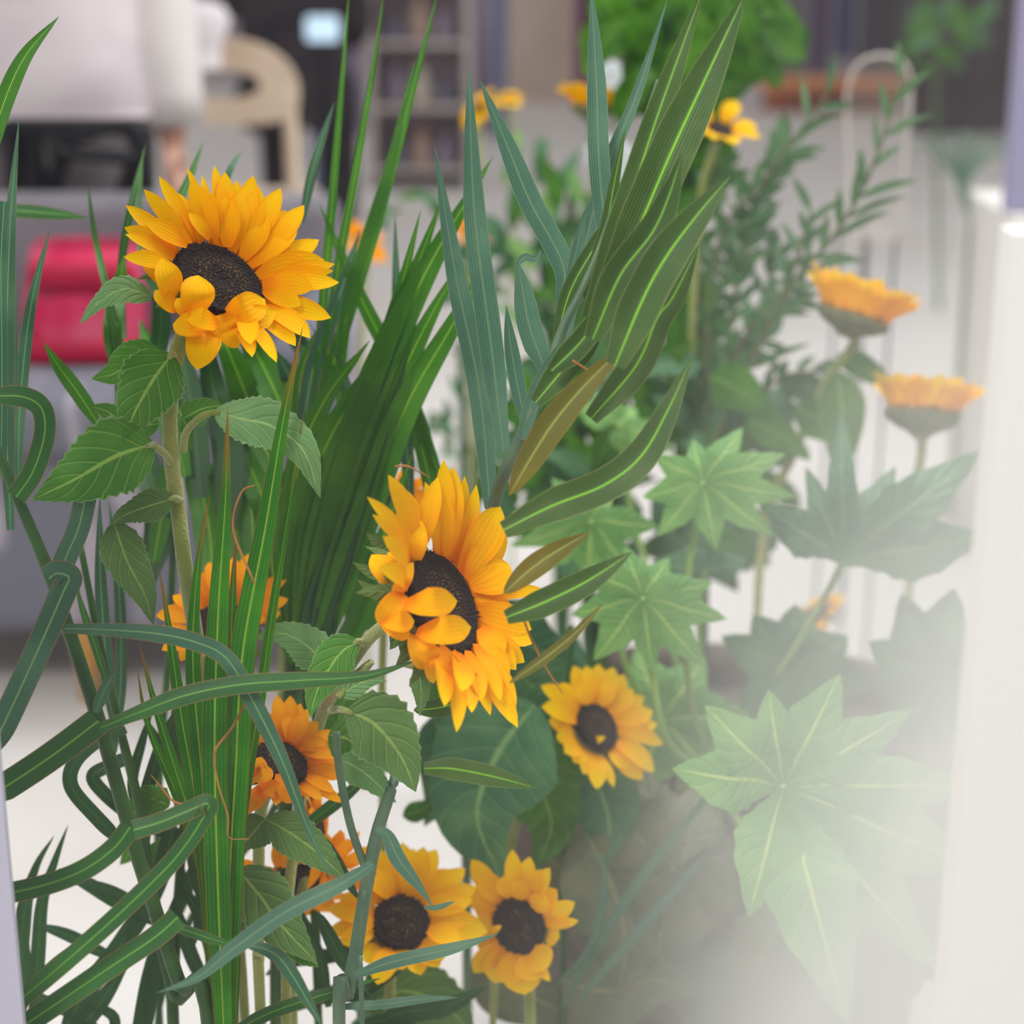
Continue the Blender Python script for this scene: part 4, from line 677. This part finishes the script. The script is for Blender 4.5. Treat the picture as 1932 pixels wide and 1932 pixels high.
# 5 dark fan palm behind the centre
pm = plant('palm_leaf', 'dark green fan palm leaf with forked tips in the centre, behind the side-on sunflower', 'palm leaf', fp(520, 1950, 1.24))
tpath(pm, 'leaf_stalk', [(560, 1200), (540, 1500), (520, 1950)], 1.22, [22, 12, 9], 'stalk')
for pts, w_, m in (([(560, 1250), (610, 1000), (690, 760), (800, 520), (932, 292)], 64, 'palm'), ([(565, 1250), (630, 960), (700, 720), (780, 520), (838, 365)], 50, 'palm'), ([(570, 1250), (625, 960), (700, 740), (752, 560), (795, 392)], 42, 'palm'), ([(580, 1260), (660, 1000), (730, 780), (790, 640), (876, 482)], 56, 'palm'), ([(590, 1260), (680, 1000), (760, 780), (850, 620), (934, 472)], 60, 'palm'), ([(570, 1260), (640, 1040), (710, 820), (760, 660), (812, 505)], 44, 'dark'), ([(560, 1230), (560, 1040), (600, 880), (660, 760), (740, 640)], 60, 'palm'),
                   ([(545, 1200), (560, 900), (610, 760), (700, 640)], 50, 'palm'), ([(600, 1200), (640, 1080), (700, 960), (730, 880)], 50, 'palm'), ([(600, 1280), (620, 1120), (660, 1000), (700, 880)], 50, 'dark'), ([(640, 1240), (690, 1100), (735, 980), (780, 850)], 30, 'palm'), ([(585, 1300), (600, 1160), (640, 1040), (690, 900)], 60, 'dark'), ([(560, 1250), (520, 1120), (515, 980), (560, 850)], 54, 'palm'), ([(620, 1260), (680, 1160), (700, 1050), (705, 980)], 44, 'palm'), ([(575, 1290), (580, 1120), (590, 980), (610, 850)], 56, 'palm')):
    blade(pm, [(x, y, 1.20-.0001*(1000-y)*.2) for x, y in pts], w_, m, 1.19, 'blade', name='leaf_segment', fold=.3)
# 6 tall grass at the top
r6 = plant('tall_grass', 'tuft of very tall thin grass blades rising out of the top right of the largest sunflower', 'grass', fp(600, 1900, 1.3))
for pts, w_, m in (([(590, 1000), (600, 700), (625, 400), (648, 120), (660, -40)], 18, 'palm'), ([(600, 1000), (625, 600), (670, 330), (705, 120), (728, -40)], 18, 'palm'), ([(560, 1000), (620, 720), (700, 450), (770, 200), (830, -30)], 26, 'palm'), ([(640, 760), (660, 560), (730, 330), (783, 110)], 22, 'palm'), ([(560, 900), (590, 700), (640, 560), (680, 430)], 34, 'reedblue'), ([(570, 420), (590, 320), (615, 240), (632, 190)], 18, 'reedblue'), ([(830, 900), (760, 720), (680, 560), (600, 380)], 30, 'palm'), ([(700, 880), (660, 740), (620, 620), (600, 560)], 14, 'reedblue'), ([(740, 1000), (700, 860), (640, 720), (580, 600)], 12, 'reed'), ([(830, 1000), (800, 860), (770, 740), (740, 620)], 30, 'palm'), ([(775, 1000), (765, 800), (750, 600), (745, 400)], 26, 'reedblue'), ([(575, 1000), (565, 880), (570, 700), (640, 560)], 26, 'palm')):
    blade(r6, [(x, y, 1.24) for x, y in pts], w_, m, 1.24, 'blade')
for a in (580, 600): tpath(r6, 'stalk', [(a, 990), (a-5, 1300), (600, 1900)], 1.26, 8, 'stalk')
# 7 dark palm low on the left
p7 = plant('palm_leaf', 'dark palm leaves crossing low in the bottom left corner behind the reed', 'palm leaf', fp(330, 2000, 1.2))
tpath(p7, 'leaf_stalk', [(350, 1500), (330, 1800), (330, 2000)], 1.2, [8, 12, 12], 'stalk')
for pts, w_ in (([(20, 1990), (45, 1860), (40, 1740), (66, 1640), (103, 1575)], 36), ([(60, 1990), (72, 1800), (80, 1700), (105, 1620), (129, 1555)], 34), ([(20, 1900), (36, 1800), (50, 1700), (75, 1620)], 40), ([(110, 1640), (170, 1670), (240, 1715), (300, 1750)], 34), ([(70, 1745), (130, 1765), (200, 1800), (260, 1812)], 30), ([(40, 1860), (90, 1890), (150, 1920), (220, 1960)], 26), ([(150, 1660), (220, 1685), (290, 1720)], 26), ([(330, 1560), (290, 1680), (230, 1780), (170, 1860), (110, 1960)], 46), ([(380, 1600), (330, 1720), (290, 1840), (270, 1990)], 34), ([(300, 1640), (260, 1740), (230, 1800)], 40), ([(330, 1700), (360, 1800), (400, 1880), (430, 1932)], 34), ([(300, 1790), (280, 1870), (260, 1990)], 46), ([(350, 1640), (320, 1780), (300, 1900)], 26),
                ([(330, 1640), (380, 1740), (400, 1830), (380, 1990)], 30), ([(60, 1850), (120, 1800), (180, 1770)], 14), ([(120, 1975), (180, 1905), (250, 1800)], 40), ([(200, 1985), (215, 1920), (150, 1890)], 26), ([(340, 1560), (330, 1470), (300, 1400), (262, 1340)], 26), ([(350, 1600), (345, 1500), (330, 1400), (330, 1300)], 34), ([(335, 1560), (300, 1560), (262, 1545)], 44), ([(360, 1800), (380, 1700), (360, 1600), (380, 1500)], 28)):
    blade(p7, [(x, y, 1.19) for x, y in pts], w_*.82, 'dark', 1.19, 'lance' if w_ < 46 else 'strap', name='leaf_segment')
for pts in ([(300, 1500), (250, 1535), (238, 1570)], [(320, 1520), (270, 1500), (245, 1510)]): sleaf(p7, None, [(x, y, 1.15) for x, y in pts], 56, 'sleaf', 1.15)
sleaf(p7, None, [(250, 1590, 1.22), (240, 1615), (226, 1632)], 34, 'sleaf', 1.22); sleaf(p7, None, [(280, 1640, 1.2), (310, 1600), (350, 1580)], 50, 'sleaf', 1.2)
# 8 big palm frond on the right of the centre
fr = plant('palm_frond', 'large arching palm frond with long veined leaflets, its grey-green stalk rising right of centre', 'palm frond', fp(880, 1500, 1.42))
tpath(fr, 'leaf_stalk', [(1240, 150), (1180, 330), (1110, 520), (1062, 620), (1030, 720), (985, 820), (940, 925, 1.06), (915, 1050, 1.18), (895, 1300, 1.36), (880, 1500, 1.42)], 1.03, [2, 7, 12, 13, 14, 13], 'stalkgrey')
for pts, w_, m, d_ in (([(1140, 560), (1200, 440), (1265, 290), (1330, 150), (1410, -20)], 86, 'frond', .99), ([(1110, 600), (1180, 400), (1240, 220), (1290, 80), (1330, -30)], 54, 'frond', 1.0), ([(1118, 640), (1170, 520), (1230, 440), (1262, 370), (1288, 288)], 66, 'frond', .98), ([(1160, 690), (1215, 560), (1260, 480), (1320, 400), (1378, 332)], 78, 'frond', .97),
                       ([(1115, 790), (1200, 690), (1240, 600), (1270, 560), (1320, 460)], 60, 'frond', .99), ([(960, 935), (1010, 850), (1050, 790), (1110, 720), (1184, 648)], 58, 'olive', .98), ([(950, 1000), (1040, 955), (1140, 915), (1210, 860), (1262, 770), (1306, 672)], 66, 'frond', .975), ([(950, 1120), (1000, 1075), (1050, 1040), (1113, 1004)], 46, 'olive', .98), ([(955, 1165), (1030, 1135), (1110, 1095), (1195, 1040)], 54, 'frond', .975), ([(960, 1290), (1030, 1240), (1090, 1190), (1138, 1137)], 22, 'olive', .97),
                       ([(1070, 640), (1100, 480), (1140, 330), (1200, 180), (1262, -10)], 26, 'frondblue', 1.08), ([(1145, 480), (1130, 300), (1125, 150), (1115, -30)], 40, 'frondblue', 1.07), ([(1058, 590), (1062, 500), (1000, 380), (955, 270), (905, 150)], 44, 'frondblue', 1.10), ([(1030, 700), (1000, 620), (985, 540), (975, 490)], 46, 'frondblue', 1.06), ([(992, 800), (975, 720), (962, 640), (955, 575)], 30, 'frondblue', 1.07), ([(950, 850), (925, 640), (895, 400), (884, 120)], 46, 'frondblue', 1.12), ([(925, 960), (905, 740), (860, 520), (820, 275)], 42, 'frondblue', 1.13), ([(1050, 640), (1080, 540), (1150, 420), (1190, 340)], 34, 'frond', 1.05), ([(1040, 700), (1100, 640), (1150, 560)], 46, 'frond', 1.0), ([(1010, 760), (1060, 700), (1110, 640), (1130, 560)], 50, 'frond', 1.01), ([(975, 500), (990, 485), (1010, 488), (1022, 470)], 14, 'frondblue', 1.06), ([(1062, 600), (1090, 460), (1110, 380)], 20, 'frondblue', 1.06), ([(1100, 560), (1140, 440), (1160, 340), (1180, 240)], 24, 'frond', 1.03), ([(985, 830), (1000, 770), (1030, 700), (1062, 640)], 30, 'frondblue', 1.025)):
    blade(fr, pts, w_, m, d_, 'blade' if m != 'olive' else 'lance', name='leaflet', fold=.28, twist=8)
blade(fr, [(800, 1450), (850, 1450), (930, 1465), (1012, 1487)], 42, 'frond', 1.0, 'blade', name='leaflet'); blade(fr, [(780, 1340), (830, 1335), (880, 1320), (930, 1300)], 40, 'frond', 1.09, 'lance', name='leaflet')
for pts in ([(982, 1150), (1000, 1200), (1030, 1260), (1062, 1308)], [(1080, 680), (1120, 705), (1160, 730)], [(745, 880), (770, 880), (810, 900)]): tube('dry_thread', pp(pts, .99), [.0006, .0006, .0003], M['dry'], fr, 6)
# 9 bamboo-like stalk at the bottom centre
r9 = plant('reed_stalk', 'grey-green reed stalk at the bottom centre, left of the round sunflower', 'reed', fp(640, 1960, 1.1))
tpath(r9, 'stalk', [(756, 1425, 1.14), (738, 1490), (712, 1570), (690, 1680), (672, 1790), (655, 1880), (640, 1960)], 1.1, [9, 13, 13, 12], 'stalkgrey'); tube('stalk', pp([(634, 1380), (640, 1450), (662, 1560), (700, 1665)], 1.1), .0024, M['stalkgrey'], r9); tpath(r9, 'stalk', [(686, 1680), (680, 1800), (684, 1960)], 1.09, 5, 'stalkgrey')
blade(r9, [(704, 1630), (640, 1670), (540, 1720), (440, 1790), (370, 1845), (292, 1875)], 34, 'frondblue', .985, 'blade'); blade(r9, [(706, 1565), (730, 1575), (752, 1620), (790, 1670), (818, 1712)], 34, 'frondblue', 1.03, 'lance', twist=60); blade(r9, [(800, 1712), (825, 1712), (860, 1700)], 10, 'frondblue', 1.03)
blade(r9, [(670, 1840), (740, 1815), (850, 1790), (942, 1762)], 26, 'frondblue', 1.04, 'blade'); blade(r9, [(455, 1780), (510, 1795), (545, 1830), (610, 1940)], 30, 'reedblue', 1.0, 'lance')
blade(r9, [(420, 1960), (500, 1915), (600, 1880), (720, 1845)], 26, 'reed', 1.1, 'blade'); blade(r9, [(640, 1900), (720, 1895), (800, 1885), (868, 1882)], 18, 'frondblue', 1.1, 'blade'); blade(r9, [(620, 1900), (600, 1800), (540, 1680), (520, 1600)], 24, 'dark', 1.2, 'blade')
blade(r9, [(700, 1460), (640, 1510), (560, 1570), (520, 1600)], 26, 'reed', 1.17, 'lance'); blade(r9, [(600, 1720), (640, 1800), (700, 1880)], 30, 'dark', 1.16, 'lance'); blade(r9, [(590, 1560), (640, 1640), (680, 1700)], 30, 'dark', 1.17, 'lance')
for (a, b, c_) in ((560, 1780, 30), (640, 1760, 24), (600, 1850, 34), (700, 1900, 26), (760, 1880, 40)): blade(r9, [(a-60, b+60), (a, b+30), (a+80, b+20), (a+160, b-20)], c_, 'dark', 1.25, 'lance')
sleaf(r9, None, [(690, 1900, 1.3), (760, 1870), (840, 1900), (900, 1960)], 150, 'sleafdull', 1.3); sleaf(r9, None, [(720, 1960, 1.32), (700, 1900), (650, 1870)], 110, 'fatsiadark', 1.3)
# green leaf right above the round sunflower
#==== HAND-SHAPED LEAVES AND SHRUBS ON THE RIGHT
def palmate(root, c, tips, m='fatsia', D=1.3, wpx=80, base=None, droop=.02, stalk=True, r0=5, web=1):
    """lobes (tip pixel, width) joined at the centre in ONE leaf mesh"""
    C0 = P(c[0], c[1], c[2] if len(c) > 2 else D); vs_, fs, uv = [], [], []
    for i, t in enumerate(tips):
        T_ = P(t[0], t[1], (t[3] if len(t) > 3 else D+.02)); W_ = (t[2] if len(t) > 2 else wpx)*D/F
        mid = (C0+T_)/2+(CC-C0).normalized()*droop*(T_-C0).length*1.2; c_ = crom([C0, C0.lerp(mid, .5)+Vector((0, 0, .002)), mid, T_], 4); n = len(c_); nw = 8; k0 = len(vs_); prev = None
        for j in range(n):
            tt = j/(n-1); T = (c_[min(j+1, n-1)]-c_[max(j-1, 0)]).normalized(); N = (CC-c_[j]).normalized(); S = T.cross(N).normalized(); ww = W_*.5*prof('lobe', tt)
            for q in range(nw+1):
                x = -1+2*q/nw; e = 1+(.06*(1 if j % 2 else -1) if abs(x) > .99 else 0); vs_.append(c_[j]+S*ww*x*e+N*(ww*(.16*abs(x)-.22*x*x)+.0004*i+.05*ww*math.sin(j*1.9+i)*x*x)); uv.append((q/nw, tt))
        for j in range(n-1):
            for q in range(nw): a = k0+j*(nw+1)+q; fs.append((a, a+1, a+nw+2, a+nw+1))
    k0 = len(vs_); N = (CC-C0).normalized(); B = N.cross(UP).normalized(); U2 = B.cross(N)       # pale boss where the veins meet
    vs_ += [C0+N*.004]+[C0+N*.0025+(B*math.cos(a*.785)+U2*math.sin(a*.785))*r0*D/F for a in range(8)]; uv += [(.5, .5)]*9; fs += [(k0, k0+1+a, k0+1+(a+1) % 8) for a in range(8)]
    lf = newmesh('leaf', vs_, fs, M[m], root, uv)
    if base:
        pb = pp(base, D+.03); tube('leaf_stalk', [C0-N*.001]+pb, .0026 if r0 < 8 else .004, M['greenstalk'], root, 8).parent = lf
M['greenstalk'] = plain('light_green_leaf_stalk', g(132, 164, 84), .6)
M['soil'] = plain('dark_brown_wicker', g(74, 62, 58), .9, g(104, 92, 84), 30)
ft = thing('fatsia_plant', 'large plant with glossy hand-shaped green leaves filling the lower right', 'plant', fp(1350, 1990, 1.5))
for x0_, x1_ in ((1350, 1330), (1310, 1250), (1400, 1420)): tpath(ft, 'stem', [(x0_, 1300), (x1_, 1650), (1350, 1990)], 1.5, [5, 8, 9], 'stalk')
hub = [(1345, 1500, 1.52), (1350, 1800, 1.56), (1350, 1990, 1.55)]
palmate(ft, (1325, 912), [(1212, 938, 60), (1232, 858, 56), (1308, 828, 58), (1402, 806, 62), (1482, 856, 66), (1502, 936, 60), (1462, 1012, 60), (1352, 1038, 62), (1240, 1012, 60)], 'fatsia', 1.36, base=[(1310, 1010), (1298, 1100), (1300, 1300)]+hub, droop=.1)
palmate(ft, (1212, 1130), [(1078, 1160, 70), (1100, 1066, 70), (1180, 1030, 60), (1262, 1052, 64), (1345, 1100, 70), (1372, 1168, 66), (1330, 1258, 72), (1232, 1270, 60), (1120, 1246, 76)], 'fatsia', 1.32, base=[(1228, 1250), (1260, 1400)]+hub, droop=.1)
palmate(ft, (1115, 985), [(965, 968, 60), (1040, 902, 56), (1150, 910, 50), (1242, 992, 66), (1200, 1092, 60), (1110, 1100, 70), (1010, 1080, 64), (962, 1030, 50)], 'fatsia', 1.42, base=[(1140, 1100), (1200, 1300)]+hub, droop=.1)
palmate(ft, (1478, 1487, 1.22), [(1268, 1450, 130), (1330, 1330, 120), (1450, 1300, 110), (1586, 1272, 130), (1720, 1340, 120), (1850, 1480, 130), (1868, 1650, 150), (1770, 1830, 150), (1600, 1936, 170, 1.16), (1412, 1730, 130, 1.18)], 'fatsia', 1.2, base=[(1490, 1700, 1.28)]+hub, droop=.12, r0=9)
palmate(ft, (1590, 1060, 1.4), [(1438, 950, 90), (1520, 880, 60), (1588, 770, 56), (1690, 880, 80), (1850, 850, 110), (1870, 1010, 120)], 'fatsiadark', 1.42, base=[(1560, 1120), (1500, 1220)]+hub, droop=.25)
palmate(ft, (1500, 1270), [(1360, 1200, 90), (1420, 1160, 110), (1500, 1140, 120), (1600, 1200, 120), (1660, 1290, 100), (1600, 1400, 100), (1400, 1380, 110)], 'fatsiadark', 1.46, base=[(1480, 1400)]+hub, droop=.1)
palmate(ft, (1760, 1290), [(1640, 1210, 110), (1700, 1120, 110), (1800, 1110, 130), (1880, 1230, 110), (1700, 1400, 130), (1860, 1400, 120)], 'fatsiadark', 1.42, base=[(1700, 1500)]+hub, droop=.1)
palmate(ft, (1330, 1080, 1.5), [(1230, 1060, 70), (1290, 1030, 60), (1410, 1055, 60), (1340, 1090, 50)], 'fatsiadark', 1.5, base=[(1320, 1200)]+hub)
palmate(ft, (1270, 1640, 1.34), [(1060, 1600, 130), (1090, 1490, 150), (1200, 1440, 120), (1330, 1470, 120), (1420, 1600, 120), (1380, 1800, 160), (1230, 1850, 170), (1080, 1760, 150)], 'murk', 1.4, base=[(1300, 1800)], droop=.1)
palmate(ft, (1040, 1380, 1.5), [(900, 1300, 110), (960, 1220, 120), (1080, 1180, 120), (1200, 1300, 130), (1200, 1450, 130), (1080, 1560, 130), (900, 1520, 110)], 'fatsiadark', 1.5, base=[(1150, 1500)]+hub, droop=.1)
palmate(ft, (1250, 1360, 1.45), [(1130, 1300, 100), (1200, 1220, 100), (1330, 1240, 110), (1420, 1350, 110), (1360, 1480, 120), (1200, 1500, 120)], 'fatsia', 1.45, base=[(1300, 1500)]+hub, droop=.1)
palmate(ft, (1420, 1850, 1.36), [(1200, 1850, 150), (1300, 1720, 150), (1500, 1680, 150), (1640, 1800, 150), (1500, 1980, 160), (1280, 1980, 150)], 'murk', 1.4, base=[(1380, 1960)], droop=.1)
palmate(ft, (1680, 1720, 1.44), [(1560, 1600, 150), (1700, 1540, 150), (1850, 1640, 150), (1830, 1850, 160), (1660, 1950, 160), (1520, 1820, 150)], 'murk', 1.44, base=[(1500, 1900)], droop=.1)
palmate(ft, (1170, 800, 1.6), [(1080, 760, 60), (1120, 740, 50), (1200, 770, 60), (1270, 850, 60), (1180, 860, 50)], 'fatsia', 1.6, base=[(1200, 1000)]+hub, droop=.1)
# broad leaves hanging in the lower centre
sp_ = thing('shrub', 'broad veined blue-green leaves hanging in the lower centre, left of the hand-shaped leaves', 'plant', fp(1060, 1960, 1.42))
tpath(sp_, 'stem', [(1080, 1180), (1070, 1400), (1060, 1960)], 1.4, [5, 8, 8], 'stalk')
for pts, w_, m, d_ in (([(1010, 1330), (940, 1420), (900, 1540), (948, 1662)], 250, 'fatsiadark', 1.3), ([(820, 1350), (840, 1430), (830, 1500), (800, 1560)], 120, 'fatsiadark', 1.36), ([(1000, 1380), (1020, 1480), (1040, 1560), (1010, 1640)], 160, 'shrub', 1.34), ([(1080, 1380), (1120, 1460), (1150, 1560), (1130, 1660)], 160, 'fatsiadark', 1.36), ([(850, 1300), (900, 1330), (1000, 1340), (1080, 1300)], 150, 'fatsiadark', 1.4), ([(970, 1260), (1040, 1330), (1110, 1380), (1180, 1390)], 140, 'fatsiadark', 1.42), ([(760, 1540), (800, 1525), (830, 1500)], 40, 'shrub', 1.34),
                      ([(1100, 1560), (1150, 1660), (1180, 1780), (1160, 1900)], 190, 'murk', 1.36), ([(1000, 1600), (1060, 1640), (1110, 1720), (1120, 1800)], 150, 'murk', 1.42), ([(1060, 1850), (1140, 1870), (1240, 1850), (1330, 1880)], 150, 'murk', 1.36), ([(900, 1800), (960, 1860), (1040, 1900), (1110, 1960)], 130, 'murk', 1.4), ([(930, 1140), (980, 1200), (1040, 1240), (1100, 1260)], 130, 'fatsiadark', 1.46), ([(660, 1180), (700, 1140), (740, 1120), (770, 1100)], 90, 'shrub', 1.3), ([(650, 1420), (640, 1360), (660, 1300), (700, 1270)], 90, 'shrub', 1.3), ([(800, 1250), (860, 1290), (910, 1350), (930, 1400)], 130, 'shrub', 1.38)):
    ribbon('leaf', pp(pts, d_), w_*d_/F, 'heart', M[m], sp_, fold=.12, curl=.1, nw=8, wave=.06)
for pts in ([(1060, 1900), (1180, 1700), (1320, 1520), (1400, 1420)], [(1080, 1900), (1220, 1740), (1380, 1560)], [(1050, 1860), (1120, 1780), (1140, 1640), (1100, 1600)]): ribbon('leaf', pp(pts, 1.3), 20*1.3/F, 'lance', M['frondblue'], sp_)
wk = thing('planter', 'dark brown planter in shade under the leaves at the bottom right', 'planter', (fp(1400, 1700, 1.62).x, 1.62, 0))
ll([(0, 0, .0, .17, .13), (0, 0, .03, .18, .14), (0, 0, .2, .205, .16), (0, 0, .345, .225, .175), (0, 0, .36, .235, .185), (0, 0, .36, .20, .155), (0, 0, .33, .195, .15)], wk, 'pot', M['soil'], 40)
# shadowy thicket behind, middle
def thicket(name, label, foot, stems, spots, seed, D, mats, ln, wd, kind='lance', cat='plant', up=.6):
    rr = random.Random(seed); t = thing(name, label, cat, foot)
    for s in stems: q = pp(s, D); q.append(foot.copy()); tube('stem', q, [.005, .007, .007], M['stalk'], t, 8)
    for (x, y, rx, ry, n) in spots:
        for k in range(n):
            a = rr.uniform(0, 6.28); r = math.sqrt(rr.random()); px, py = x+rx*r*math.cos(a), y+ry*r*math.sin(a); d0 = D+rr.uniform(-.10, .12)
            th = rr.gauss(math.pi/2*up*1.6, .9); l_ = ln*rr.uniform(.6, 1.2); dx, dy = math.cos(th)*l_, -math.sin(th)*l_
            ribbon('leaf', [P(px-dx/2, py-dy/2, d0), P(px+rr.uniform(-8, 8), py-abs(dx)*.12, d0-.01), P(px+dx/2, py+dy/2, d0+rr.uniform(-.02, .03))], wd*rr.uniform(.7, 1.2)*D/F, kind, M[rr.choice(mats)], t, fold=.15, nt_=3, nw=4, roll=rr.uniform(-40, 40))
    return t
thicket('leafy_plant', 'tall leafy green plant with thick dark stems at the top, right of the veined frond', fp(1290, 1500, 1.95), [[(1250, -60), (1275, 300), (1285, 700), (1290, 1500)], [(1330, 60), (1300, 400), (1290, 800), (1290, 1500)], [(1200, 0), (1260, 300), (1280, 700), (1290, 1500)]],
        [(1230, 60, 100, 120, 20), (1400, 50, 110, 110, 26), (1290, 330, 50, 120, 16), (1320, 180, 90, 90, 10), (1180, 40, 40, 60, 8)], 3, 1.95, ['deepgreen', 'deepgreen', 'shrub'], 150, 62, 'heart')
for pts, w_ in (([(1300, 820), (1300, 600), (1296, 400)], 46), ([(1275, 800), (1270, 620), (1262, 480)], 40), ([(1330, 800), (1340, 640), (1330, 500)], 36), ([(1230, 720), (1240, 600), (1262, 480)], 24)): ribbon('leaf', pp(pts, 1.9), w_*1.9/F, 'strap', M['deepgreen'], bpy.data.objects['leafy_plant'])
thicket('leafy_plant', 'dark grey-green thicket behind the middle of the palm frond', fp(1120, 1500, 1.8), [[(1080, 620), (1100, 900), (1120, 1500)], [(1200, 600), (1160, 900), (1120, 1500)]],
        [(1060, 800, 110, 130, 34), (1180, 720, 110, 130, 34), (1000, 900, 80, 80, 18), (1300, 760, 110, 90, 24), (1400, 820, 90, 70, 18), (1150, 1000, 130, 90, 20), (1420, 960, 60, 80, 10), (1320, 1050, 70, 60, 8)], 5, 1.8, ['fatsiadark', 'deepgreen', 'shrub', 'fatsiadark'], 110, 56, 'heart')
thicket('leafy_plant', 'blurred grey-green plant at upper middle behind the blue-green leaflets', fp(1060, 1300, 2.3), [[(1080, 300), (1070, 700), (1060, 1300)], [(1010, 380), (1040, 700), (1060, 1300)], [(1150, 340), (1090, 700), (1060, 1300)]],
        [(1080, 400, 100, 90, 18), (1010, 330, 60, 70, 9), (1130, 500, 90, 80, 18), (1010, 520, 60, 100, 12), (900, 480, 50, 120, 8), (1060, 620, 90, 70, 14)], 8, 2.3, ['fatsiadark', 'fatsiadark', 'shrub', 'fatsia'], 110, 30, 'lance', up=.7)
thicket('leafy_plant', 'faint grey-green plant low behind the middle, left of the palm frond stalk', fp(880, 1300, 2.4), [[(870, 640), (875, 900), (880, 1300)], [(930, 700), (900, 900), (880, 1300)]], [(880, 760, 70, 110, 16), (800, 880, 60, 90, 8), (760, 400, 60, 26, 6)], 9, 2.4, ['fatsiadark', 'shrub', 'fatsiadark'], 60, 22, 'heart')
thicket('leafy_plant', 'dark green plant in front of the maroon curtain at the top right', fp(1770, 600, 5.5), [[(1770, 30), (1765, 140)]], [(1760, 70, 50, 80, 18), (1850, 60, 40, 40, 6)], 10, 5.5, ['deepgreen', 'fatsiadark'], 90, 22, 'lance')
# white flowers
wf = thing('white_flowers', 'soft white flower heads just below the distant top sunflower', 'flower', fp(1150, 900, 2.2)); M['whitep'] = plain('white_petals', g(226, 232, 236), .7)
rr = random.Random(4)
for k, (x, y) in enumerate(((1152, 150), (1165, 300), (1150, 330), (1140, 290))):
    q = P(x, y, 2.2)
    for j in range(9): a = j*.7; ribbon('petal', [q, q+Vector((math.cos(a)*.012, -.004, math.sin(a)*.012)), q+Vector((math.cos(a)*.024, 0, math.sin(a)*.024))], .014, 'petal', M['whitep'], wf, nt_=3)
    tube('stem', [q, P(1150, 500, 2.25), P(1150, 900, 2.2), fp(1150, 900, 2.2)], .002, M['twig'], wf, 6)
# fine-leaved branches
def branch(root, pts, D, ln, wd, n, seed, m='fine', r=.0028):
    rr = random.Random(seed); q = crom(pp(pts, D), 12); tube('branch', pp(pts, D), [r, r*.8, r*.4], M['twig'], root, 6)
    for i in range(n):
        t = (i+1)/n; k = int(t*(len(q)-1)); p_ = q[k]; T = (q[min(k+1, len(q)-1)]-q[max(0, k-1)]).normalized(); sd = 1 if i % 2 else -1
        a = math.radians(rr.uniform(22, 48))*sd; v = Quaternion((CC-p_).normalized(), a) @ T; l_ = ln*rr.uniform(.6, 1.15)*D/F; e = p_+v*l_+Vector((0, rr.uniform(-.02, .02), -.12*l_))
        ribbon('leaf', [p_, (p_+e)/2+UP*l_*.05, e], wd*rr.uniform(.8, 1.2)*D/F, 'lance', M[m], root, nt_=3, nw=2, roll=rr.uniform(-30, 30))
wl = thing('willow_branches', 'spray of fine narrow-leaved branches fanning out at the upper right', 'plant', fp(1330, 1200, 1.75))
tpath(wl, 'stem', [(1330, 850), (1330, 1000), (1330, 1200)], 1.75, 6, 'stalk')
for i, (pts, n, l_, w_, D_) in enumerate((([(1335, 860), (1480, 560), (1570, 450), (1640, 330), (1700, 150)], 22, 120, 17, 1.7), ([(1330, 850), (1350, 480), (1450, 330), (1560, 180)], 20, 90, 17, 1.75), ([(1330, 850), (1420, 420), (1490, 260)], 22, 80, 18, 1.8), ([(1335, 860), (1400, 640), (1510, 540)], 18, 80, 18, 1.72), ([(1330, 840), (1320, 460), (1360, 300)], 22, 80, 20, 1.8), ([(1330, 860), (1460, 720), (1560, 700)], 14, 80, 20, 1.78), ([(1335, 850), (1390, 540), (1420, 380)], 22, 80, 20, 1.76),
                                         ([(1330, 850), (1370, 700), (1450, 640)], 14, 80, 22, 1.8), ([(1330, 860), (1420, 760), (1500, 760)], 14, 90, 26, 1.8), ([(1330, 850), (1360, 560), (1380, 440)], 20, 70, 20, 1.84), ([(1440, 620), (1500, 500), (1530, 400)], 10, 90, 15, 1.7), ([(1330, 850), (1440, 560), (1470, 470)], 16, 70, 16, 1.8))):
    branch(wl, pts, D_, l_, w_, n, 20+i)
for x, y, w_ in ((1400, 740, 90), (1560, 800, 80), (1470, 820, 70), (1640, 700, 50)): ribbon('leaf', pp([(x-60, y-30), (x, y), (x+60, y+50)], 1.66), w_*1.66/F, 'heart', M['shrub'], wl, nw=6)
ribbon('leaf', pp([(1580, 700), (1590, 800), (1585, 920)], 1.6), 90*1.6/F, 'heart', M['sleafdull'], wl, nw=6)
dg = thing('dried_grass', 'faint arching grey grass stems at the right in front of the maroon curtain', 'grass', fp(1830, 420, 3.4))
for k in range(9): ribbon('blade', pp([(1830, 420), (1800+k*4, 330), (1740+k*22, 240+abs(k-4)*8), (1700+k*26, 300+k*3)], 3.4), 7*3.4/F, 'blade', M['frondblue'], dg, nt_=4, nw=2)
tube('stem', [P(1830, 420, 3.4), fp(1830, 420, 3.4)], .004, M['twig'], dg, 6)
